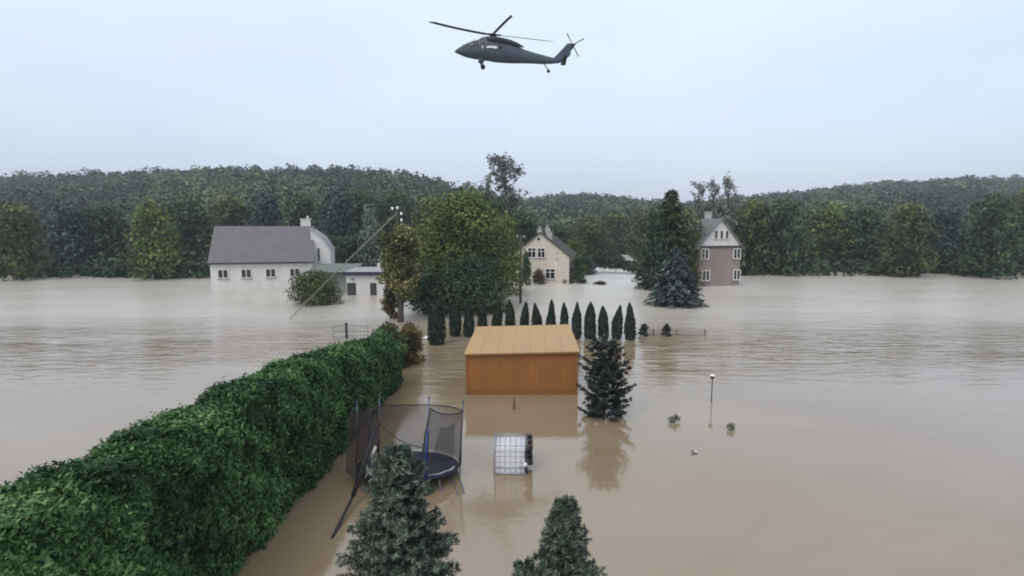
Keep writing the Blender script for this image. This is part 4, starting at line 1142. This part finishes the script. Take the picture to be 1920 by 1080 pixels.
# ---------------------------------------------------------------- intermediate bulk tank lying on its side
tk0 = G(926, 889); tk1 = G(998, 889)
tw = tk1.x - tk0.x; ty_ = tk0.y
tk = empty('bulk_tank', ((tk0.x + tk1.x) / 2, ty_, 0), R_(-1.0)); tag(tk, 'white bulk liquid tank in a metal cage, afloat on its side in the middle', 'tank')
dp_ = 1.05; zh = 0.98
pw = 0.20                                         # pallet thickness, on the right
bw = tw - pw - 0.05
cxb = -tw / 2 + 0.03 + bw / 2
m_ = MB()
rings = []
for x_, s_ in ((-bw / 2, 0.90), (-bw / 2 + 0.06, 0.97), (-bw / 2 + 0.3, 0.98), (-bw / 2 + 0.36, 0.955), (-bw / 2 + 0.42, 0.98), (bw / 2 - 0.3, 0.98), (bw / 2 - 0.24, 0.955), (bw / 2 - 0.18, 0.98), (bw / 2 - 0.04, 0.97), (bw / 2, 0.93)):
    hy, hz = (dp_ - 0.06) / 2 * s_, 0.62 * s_
    ring = []
    for k in range(28):
        a = 2 * math.pi * k / 28; ca, sa = math.cos(a), math.sin(a)
        e_ = 0.22
        ring.append((x_, math.copysign(abs(ca) ** e_, ca) * hy + dp_ / 2, math.copysign(abs(sa) ** e_, sa) * hz + zh - 0.65))
    rings.append(ring)
m_.loft(rings); m_.v = [(v[0] + cxb, v[1], v[2]) for v in m_.v]
m_.build('bottle', M['plastic'], tk)
m_ = MB(); m_.tube([(-tw / 2 + 0.05, dp_ / 2, zh - 0.65), (-tw / 2 - 0.03, dp_ / 2, zh - 0.65)], 0.13, 14); m_.build('lid', M['pallet'], tk)
m_ = MB()
x0, x1 = -tw / 2 + 0.015, tw / 2 - pw
def loop_(x_, r):                                  # a cage hoop round the bottle
    m_.tube([(x_, 0, -0.25), (x_, 0, zh), (x_, dp_, zh), (x_, dp_, -0.25)], r, 6)
for k in range(7): loop_(x0 + (x1 - x0) * k / 6, 0.009 if k else 0.026)
for k in range(6):
    z_ = zh - 0.005 - k * 0.185
    m_.tube([(x0, -0.012, z_), (x1, -0.012, z_)], 0.018 if k in (0, 4) else 0.008, 6); m_.tube([(x0, dp_ + 0.012, z_), (x1, dp_ + 0.012, z_)], 0.011, 6)
    m_.tube([(x0, 0, z_), (x0, dp_, z_)], 0.014, 6)
for k in range(1, 6): m_.tube([(x0, dp_ * k / 6, zh + 0.01), (x1, dp_ * k / 6, zh + 0.01)], 0.011, 6)
m_.tube([(x0, -0.03, 0.03), (x1, -0.03, 0.03)], 0.028, 6)
m_.build('cage', M['cage'], tk)
m_ = MB()
px0 = tw / 2 - pw + 0.02
m_.box((px0, dp_ / 2, zh - 0.62), (0.05, dp_ + 0.04, 1.24))
for zz_ in (zh - 0.08, zh - 0.60, zh - 1.12):
    for yy_ in (0.06, dp_ / 2, dp_ - 0.06): m_.box((px0 + 0.10, yy_, zz_), (0.13, 0.15, 0.14))
for zz_ in (zh - 0.08, zh - 0.60, zh - 1.12): m_.box((px0 + 0.185, dp_ / 2, zz_), (0.03, dp_ + 0.02, 0.11))
m_.box((px0 - 0.03, -0.02, zh - 0.32), (0.07, 0.05, 0.24)); m_.box((px0 - 0.03, -0.02, zh - 0.88), (0.07, 0.05, 0.22))
m_.build('pallet', M['pallet'], tk)
m_ = MB(); m_.tube([(px0 - 0.06, -0.05, zh - 0.60), (px0 - 0.06, -0.14, zh - 0.60)], 0.06, 10); m_.tube([(px0 - 0.06, -0.14, zh - 0.60), (px0 - 0.06, -0.16, zh - 0.60)], 0.075, 10); m_.build('valve', M['white_mark'], tk)

# ---------------------------------------------------------------- trampoline, tipped by the water
TR, TD = 1.62, 17.7
tc_ = D(757, 430, TD)
tr_ = empty('trampoline', (tc_.x, TD, 0.30)); tag(tr_, 'tipped trampoline with sagging safety net, half afloat beside the hedge', 'trampoline')
tr_.rotation_euler = (R_(-8), R_(1.5), 0)
def ringpts(r, z, a0=0, a1=360, n=40): return [Vector((r * math.cos(R_(a0 + (a1 - a0) * k / n)), r * math.sin(R_(a0 + (a1 - a0) * k / n)), z)) for k in range(n + 1)]
m_ = MB(); m_.tube(ringpts(TR, 0), 0.03, 8, cap=False); m_.build('frame', M['steel'], tr_)
m_ = MB(); rr_ = ringpts(TR * 0.84, -0.02)[:-1]; rr2 = ringpts(TR * 0.45, -0.05)[:-1]
m_.add([*rr_, *rr2, Vector((0, 0, -0.07))], [(i, (i + 1) % 40, 40 + (i + 1) % 40, 40 + i) for i in range(40)] + [(40 + i, 40 + (i + 1) % 40, 80) for i in range(40)], True); m_.build('jumping_mat', M['mat_black'], tr_)
def pad(a0, a1, mat):
    mm = MB(); rings = []
    n_ = 26
    for k in range(n_ + 1):
        a = R_(a0 + (a1 - a0) * k / n_); s = 0.012 * math.sin(k * 2.1)
        sec = [(TR * 0.86, 0.005 + s), (TR * 0.93, 0.035 + s), (TR * 1.015, 0.03), (TR * 1.03, -0.01), (TR * 1.025, -0.05 + s * 2), (TR * 1.02, -0.03), (TR * 0.93, 0.01), (TR * 0.84, -0.012)]
        rings.append([(r * math.cos(a), r * math.sin(a), z) for r, z in sec])
    mm.loft(rings); return mm.build('edge_pad', M[mat], tr_)
pad(-62, 170, 'pad'); pad(170, 262, 'pad'); pad(262, 298, 'pad')
m_ = MB(); rings = []
for k in range(13):
    a = R_(-58 + k * 4.2); z = 0.062 + 0.012 * math.sin(k * 1.3)
    rings.append([(TR * r * math.cos(a), TR * r * math.sin(a), z + dz) for r, dz in ((0.94, 0), (0.985, 0.008), (0.985, -0.004), (0.94, -0.010))])
m_.loft(rings); m_.build('pad_strip', M['pad_pale'], tr_)
m_ = MB()
for k in range(48):
    a = 2 * math.pi * k / 48; m_.tube([(TR * 0.84 * math.cos(a), TR * 0.84 * math.sin(a), -0.025), (TR * 0.985 * math.cos(a), TR * 0.985 * math.sin(a), -0.02)], 0.008, 4)
m_.build('springs', M['galv'], tr_)
# W-shaped legs
for a in (-25, 65, 155, 245):
    m_ = MB()
    p_a = Vector((TR * math.cos(R_(a - 20)), TR * math.sin(R_(a - 20)), -0.02)); p_b = Vector((TR * math.cos(R_(a + 20)), TR * math.sin(R_(a + 20)), -0.02))
    d0 = Vector((0.14 * math.cos(R_(a)), 0.14 * math.sin(R_(a)), -0.75))
    m_.tube([p_a, p_a + d0 * 0.9, p_a + d0 + (p_b - p_a) * 0.06, p_b + d0 - (p_b - p_a) * 0.06, p_b + d0 * 0.9, p_b], 0.018, 8)
    m_.build('leg', M['steel'], tr_)
# loose leg frame that has slipped out on the right
m_ = MB(); m_.tube([(1.42, -0.55, -0.12), (1.66, -1.15, -0.30), (1.82, -1.52, -0.50)], 0.02, 8); m_.tube([(1.60, -0.35, -0.10), (1.86, -1.05, -0.30), (2.0, -1.48, -0.50)], 0.02, 8); m_.tube([(1.82, -1.52, -0.50), (2.0, -1.48, -0.50)], 0.02, 8); m_.build('leg', M['steel'], tr_)
# poles of the net
PA = [-62, -2, 138, 182]
tops = []
for a in PA:
    bx, by = TR * 1.05 * math.cos(R_(a)), TR * 1.05 * math.sin(R_(a))
    ux, uy = bx * 1.03, by * 1.03
    hp_ = {-62: 2.42, -2: 2.08, 138: 1.98, 182: 1.95}[a]
    m_ = MB(); m_.tube([(bx, by, -0.65), (bx, by, 0.9), (ux, uy, hp_)], 0.021, 8); m_.tube([(ux, uy, hp_), (ux, uy, hp_ + 0.11)], [0.028, 0.012], 8)
    po = m_.build('net_pole', M['steel'], tr_)
    z0_, z1_ = (0.0, 1.45) if a == -62 else (0.05, 0.5)
    m_ = MB(); m_.tube([(bx, by, z0_), (bx, by, z1_ * 0.6), (bx + 0.01, by, z1_)], 0.045 if a == -62 else 0.035, 8); m_.build('foam_sleeve', M['blue_foam' if a == -62 else 'steel_dark'], po)
    tops.append(Vector((ux, uy, hp_ - 0.26)))
# front-left pole has fallen outwards; long dark pole leaning into the water
m_ = MB(); iv = (Matrix.Translation(tr_.location) @ tr_.rotation_euler.to_matrix().to_4x4()).inverted()
wa, wb, wc = D(705, 800, 16.9), D(662, 930, 15.6), G(622, 1010) + Vector((0, 0, -0.02))
m_.tube([iv @ wa, iv @ wb], 0.07, 8); m_.tube([iv @ wb, iv @ wc], 0.042, 8); m_.build('fallen_pole', M['steel_dark'], tr_)
m_ = MB(); q0 = D(694, 768, 17.4); q1 = D(691, 850, 17.0); m_.tube([iv @ q0, iv @ q1], 0.03, 8); m_.build('net_pole', M['steel_dark'], tr_)
m_ = MB(); q0 = D(697, 856, 16.8); q1 = D(704, 838, 16.8); m_.tube([iv @ q0, iv @ q1], 0.045, 8); m_.build('pole_cap', M['white_mark'], tr_)
m_ = MB(); m_.tube([iv @ D(807, 770, 16.25), iv @ D(797, 815, 16.1), iv @ D(791, 886, 16.1)], 0.024, 8); po = m_.build('net_pole', M['steel_dark'], tr_)
m_ = MB(); m_.tube([iv @ D(795, 832, 16.1), iv @ D(791, 884, 16.1)], 0.045, 8); m_.build('foam_sleeve', M['pad'], po)
# netting: sheets hanging between the poles with sagging top
def net_sheet(a, b_, sag, zbot=0.08, mat='net', n=14, m=8, blow=0.12, name='net', arc=0.0):
    vs = []; fs = []
    for i in range(n + 1):
        f = i / n; t_ = a.lerp(b_, f); t_.z -= sag * 4 * f * (1 - f); t_ += Vector((0.42, 0.9, 0)) * arc * math.sin(math.pi * f)
        outw = Vector((t_.x, t_.y, 0)).normalized()
        for j in range(m + 1):
            g_ = j / m; q_ = Vector((t_.x, t_.y, t_.z + (zbot - t_.z) * g_)) + outw * blow * math.sin(math.pi * g_) * math.sin(math.pi * f) + outw * 0.03 * math.sin(i * 1.7) * g_
            vs.append(q_)
    for i in range(n):
        for j in range(m):
            p_ = i * (m + 1) + j; fs.append((p_, p_ + 1, p_ + m + 2, p_ + m + 1))
    mm = MB(); mm.add(vs, fs, True); o_ = mm.build(name, M[mat], tr_)
    mm = MB(); mm.tube([vs[i * (m + 1)] for i in range(n + 1)], 0.018, 5); mm.build('net_rope', M['steel_dark'], o_)
    return o_
net_sheet(tops[0], tops[1], 0.16); net_sheet(tops[1], tops[2], 0.10, arc=1.25, n=26); net_sheet(tops[2], tops[3], 0.12, mat='net_bunched')
# torn net sagging in folds by the right pole
vs = []; fs = []
ta_, tb_ = iv @ D(826, 800, 16.6), iv @ D(853, 788, 17.5); ba_, bb_ = iv @ D(806, 868, 16.5), iv @ D(850, 862, 17.3)
for i in range(15):
    f = i / 14
    for j in range(9):
        g_ = j / 8; q_ = ta_.lerp(tb_, f).lerp(ba_.lerp(bb_, f), g_); q_.y += 0.09 * math.sin(i * 1.5 + j * 0.2); q_.z -= 0.12 * math.sin(math.pi * f) * (1 - g_); vs.append(q_)
for i in range(14):
    for j in range(8): p_ = i * 9 + j; fs.append((p_, p_ + 1, p_ + 10, p_ + 9))
m_ = MB(); m_.add(vs, fs, True); m_.build('net', M['net'], tr_)
# left sheet torn off and hanging down outside the frame
fbp = iv @ q0
sh = []
a1_, b1_ = iv @ D(655, 772, 17.9), iv @ D(700, 765, 17.5); a2_, b2_ = iv @ D(648, 880, 16.9), iv @ D(690, 905, 16.3)
vs = []; fs = []
for i in range(13):
    f = i / 12; t0_ = a1_.lerp(b1_, f); t1_ = a2_.lerp(b2_, f); t1_.z -= 0.10 * math.sin(math.pi * f)
    for j in range(11):
        g_ = j / 10; q_ = t0_.lerp(t1_, g_); q_.y -= 0.10 * math.sin(math.pi * g_) + 0.04 * math.sin(i * 2.0 + j * 0.5); vs.append(q_)
for i in range(12):
    for j in range(10): p_ = i * 11 + j; fs.append((p_, p_ + 1, p_ + 12, p_ + 11))
m_ = MB(); m_.add(vs, fs, True); o_ = m_.build('net', M['net_bunched'], tr_)
m_ = MB(); m_.tube([vs[i * 11 + 10] for i in range(13)], 0.016, 5); m_.build('net_rope', M['steel_dark'], o_)
# lower rope across the back
m_ = MB(); a, b_ = tops[2].copy(), tops[0].copy(); a.z = 1.1; b_.z = 0.95
m_.tube([a.lerp(b_, k / 12) - Vector((0, 0, 0.2 * math.sin(math.pi * k / 12))) for k in range(13)], 0.014, 5); m_.build('net_rope', M['steel_dark'], tr_)

# ---------------------------------------------------------------- helicopter
hd = 74.0
hc = D(940, 98, hd)
he = empty('helicopter', hc, 0); tag(he, 'dark grey military helicopter flying left over the flooded valley', 'helicopter')
S = 6.0
KX = hd / F / S * 1.012                     # metres per pixel of the enlarged crop
def hx(c): return (c - 840) * KX
def hz(c): return (468 - c) * KX
# fuselage stations: x, top, bottom, halfwidth
ST = [(338, 458, 464, 0.06), (360, 444, 476, 0.32), (400, 420, 492, 0.62), (460, 390, 514, 0.90), (540, 360, 530, 1.08), (610, 345, 540, 1.15), (700, 338, 552, 1.18), (780, 352, 566, 1.18), (900, 372, 574, 1.16),
      (1000, 410, 577, 1.05), (1090, 448, 578, 0.85), (1180, 474, 582, 0.64), (1280, 498, 588, 0.50), (1380, 524, 586, 0.40), (1440, 532, 578, 0.32), (1510, 534, 566, 0.20)]
rings = []
for cx_, t_, b_, hw in ST:
    zt_, zb_ = hz(t_), hz(b_); cz = (zt_ + zb_) / 2; hh_ = (zt_ - zb_) / 2; ring = []
    for k in range(24):
        a = 2 * math.pi * k / 24; ca, sa = math.cos(a), math.sin(a); e_ = 0.72
        ring.append((hx(cx_), math.copysign(abs(ca) ** e_, ca) * hw, cz + math.copysign(abs(sa) ** e_, sa) * hh_))
    rings.append(ring)
m_ = MB(); m_.loft(rings[::-1]); m_.build('fuselage', M['heli'], he)
# engine deck
m_ = MB(); rings = []
for cx_, t_, hw in ((600, 332, 0.25), (640, 316, 0.55), (700, 306, 0.62), (780, 318, 0.62), (860, 338, 0.55), (940, 360, 0.45), (1010, 396, 0.3), (1060, 425, 0.12)):
    ring = []
    for k in range(16):
        a = 2 * math.pi * k / 16; ring.append((hx(cx_), math.cos(a) * hw, hz(t_) - 0.35 + math.sin(a) * 0.35))
    rings.append(ring)
m_.loft(rings[::-1]); m_.build('engine_deck', M['heli'], he)
for sy in (-1, 1):
    m_ = MB(); rings = []
    for cx_, zc, r_ in ((690, 360, 0.26), (710, 360, 0.36), (790, 366, 0.40), (880, 380, 0.38), (950, 396, 0.34), (1010, 412, 0.25), (1060, 430, 0.12), (1085, 440, 0.03)):
        rings.append([(hx(cx_), sy * 0.86 + math.cos(2 * math.pi * k / 14) * r_, hz(zc) + math.sin(2 * math.pi * k / 14) * r_) for k in range(14)])
    m_.loft(rings[::-1]); m_.build('engine', M['heli_dark'], he)
# glazing: proud panels following the body
def side_y(c, z_):                            # half width of the body at a station and height
    xs_ = [s[0] for s in ST]; t_ = np.interp(c, xs_, [s[1] for s in ST]); b_ = np.interp(c, xs_, [s[2] for s in ST]); hw = np.interp(c, xs_, [s[3] for s in ST])
    cz = (t_ + b_) / 2; hh_ = (b_ - t_) / 2; s_ = min(0.98, abs((z_ - cz) / hh_)); return hw * (1 - s_ ** (2 / 0.72)) ** 0.36
def panel(poly, name, mat, sy=-1, prd=0.055, parent=he):
    mm = MB(); n_ = len(poly)
    cx_ = sum(p_[0] for p_ in poly) / n_; cz = sum(p_[1] for p_ in poly) / n_
    vs = [(hx(c), sy * (side_y(c, z_) + prd), hz(z_)) for c, z_ in poly] + [(hx(cx_), sy * (side_y(cx_, cz) + prd + 0.01), hz(cz))]
    vi = [(v[0], v[1] - sy * 0.05, v[2]) for v in vs]
    mm.add(vs + vi, [(i, (i + 1) % n_, n_) for i in range(n_)] + [(i, i + n_ + 1, (i + 1) % n_ + n_ + 1, (i + 1) % n_) for i in range(n_)])
    return mm.build(name, M[mat], parent)
for sy in (-1, 1):
    panel([(428, 422), (470, 398), (505, 386), (512, 428), (470, 438)], 'windscreen', 'glass', sy)
    panel([(522, 384), (580, 376), (600, 384), (598, 436), (522, 436)], 'cockpit_window', 'glass', sy)
    panel([(630, 392), (668, 390), (668, 428), (632, 430)], 'cabin_window', 'glass', sy)
    d_ = panel([(690, 402), (860, 410), (872, 545), (694, 540)], 'cabin_door', 'heli', sy, 0.05)
    panel([(700, 430), (740, 430), (740, 462), (700, 462)], 'door_window', 'glass', sy, 0.085, d_)
    panel([(806, 432), (846, 432), (846, 464), (806, 464)], 'door_window', 'glass', sy, 0.085, d_)
panel([(684, 440), (720, 434), (790, 438), (806, 450), (790, 462), (740, 456), (690, 456)], 'white_marking', 'white_mark', -1, 0.10)
m_ = MB()
panel([(640, 432), (650, 432), (650, 458), (640, 458)], 'white_marking', 'white_mark', -1, 0.06)
# tail fin
m_ = MB()
fin = [(1400, 528), (1460, 470), (1530, 395), (1545, 378), (1640, 380), (1610, 425), (1585, 452), (1580, 495), (1530, 545), (1500, 572), (1420, 584)]
m_.prism([(hx(a), hz(b_)) for a, b_ in fin][::-1], -0.11, 0.11); m_.build('tail_fin', M['heli'], he, 0.04)
m_ = MB(); m_.slab([(hx(1500), -2.1, hz(545)), (hx(1532), -2.1, hz(548)), (hx(1545), 2.1, hz(548)), (hx(1490), 2.1, hz(545))], 0.09); m_.build('stabilator', M['heli_dark'], he, 0.02)
th_ = Vector((hx(1600), 0.0, hz(402)))
tro = MB(); tro.tube([th_ + Vector((0, -0.12, 0)), th_ + Vector((0, -0.42, 0))], [0.16, 0.12], 10); tro = tro.build('tail_rotor', M['heli_dark'], he)
for k in range(4):
    a = R_(28 + 90 * k); dr = Vector((math.cos(a), 0, math.sin(a))); pr = Vector((-dr.z, 0, dr.x))
    m_ = MB(); b0_ = th_ + Vector((0, -0.38, 0))
    q_ = [b0_ + dr * 0.15 + pr * 0.05, b0_ + dr * 1.6 + pr * 0.07, b0_ + dr * 1.6 - pr * 0.07, b0_ + dr * 0.15 - pr * 0.05]
    m_.slab(q_, 0.02); m_.build('tail_rotor_blade', M['heli'], tro)
# main rotor
rh = Vector((hx(752), 0, hz(288)))
m_ = MB(); m_.tube([(rh.x - 0.1, 0, hz(312)), (rh.x, 0, rh.z)], [0.30, 0.16], 12); m_.build('rotor_mast', M['heli_dark'], he)
m_ = MB(); m_.tube([rh - Vector((0, 0, 0.12)), rh + Vector((0, 0, 0.06)), rh + Vector((0, 0, 0.14))], [0.46, 0.44, 0.2], 14)
for k in range(4):
    a = R_(197.5 + 90 * k); dr = Vector((math.cos(a), math.sin(a), 0)); m_.tube([rh, rh + dr * 1.05 + Vector((0, 0, 0.02))], [0.15, 0.10], 8)
hub = m_.build('rotor_hub', M['heli_dark'], he)
tipz = hz(158) - rh.z                          # the left blade rises towards its tip
for k, rise in zip(range(4), (0.75, -0.45, -0.05, 0.5)):
    a = R_(197.5 + 90 * k); dr = Vector((math.cos(a), math.sin(a), 0)); pr = Vector((-dr.y, dr.x, 0.18)).normalized()
    m_ = MB(); rings = []
    for j in range(11):
        f = j / 10; r_ = 0.95 + (8.1 - 0.95) * f
        c = rh + dr * r_ + Vector((0, 0, rise * (0.55 * f + 0.45 * f * f)))
        cw = 0.25 if f < 0.97 else 0.12
        if f > 0.97: c = c - pr * 0.12
        rings.append([c + pr * cw, c + Vector((0, 0, 0.03)), c - pr * cw, c - Vector((0, 0, 0.03))])
    m_.loft(rings, False); m_.build('rotor_blade', M['heli_dark'], hub)
# landing gear
for sy in (-1, 1):
    y_ = sy * 1.25; w_ = Vector((hx(636), y_ + sy * 0.12, hz(588)))
    m_ = MB(); m_.tube([(hx(590), sy * 0.95, hz(532)), (w_.x, y_, w_.z + 0.02)], [0.13, 0.10], 8); m_.tube([(hx(640), sy * 1.0, hz(540)), (w_.x, y_, w_.z + 0.02)], 0.06, 8); lg = m_.build('landing_gear', M['heli_dark'], he)
    m_ = MB(); m_.tube([w_ + Vector((0, -0.13, 0)), w_ + Vector((0, -0.1, 0)), w_ + Vector((0, 0.1, 0)), w_ + Vector((0, 0.13, 0))], [0.24, 0.31, 0.31, 0.24], 18); m_.build('wheel', M['heli_dark'], lg)
w_ = Vector((hx(1346), 0, hz(664)))
m_ = MB(); m_.tube([(hx(1300), 0, hz(585)), w_ + Vector((0, 0, 0.0))], [0.07, 0.06], 8); lg = m_.build('tail_gear', M['heli'], he)
m_ = MB(); m_.tube([w_ + Vector((0, -0.09, 0)), w_ + Vector((0, 0.09, 0))], 0.21, 16); m_.build('wheel', M['heli_dark'], lg)
m_ = MB(); m_.tube([(hx(556), -0.5, hz(356)), (hx(548), -0.5, hz(340))], 0.04, 6); m_.tube([(hx(450), 0.0, hz(398)), (hx(430), 0, hz(385))], 0.03, 6); m_.build('antenna', M['heli_dark'], he)

# ---------------------------------------------------------------- damp air
mh = bpy.data.materials.new('haze'); mh.use_nodes = True
t_ = mh.node_tree; t_.nodes.clear()
vo = t_.nodes.new('ShaderNodeVolumePrincipled'); vo.inputs['Color'].default_value = (0.80, 0.86, 0.95, 1)
vo.inputs['Density'].default_value = 0.00045; vo.inputs['Anisotropy'].default_value = 0.1
mo = t_.nodes.new('ShaderNodeOutputMaterial'); t_.links.new(vo.outputs[0], mo.inputs['Volume'])
m_ = MB(); m_.box((0, 455, 48.5), (1960, 1100, 104)); hz_o = m_.build('haze', mh)
hz_o['kind'] = 'stuff'; hz_o['label'] = 'thin damp haze hanging in the valley'; hz_o['category'] = 'haze'
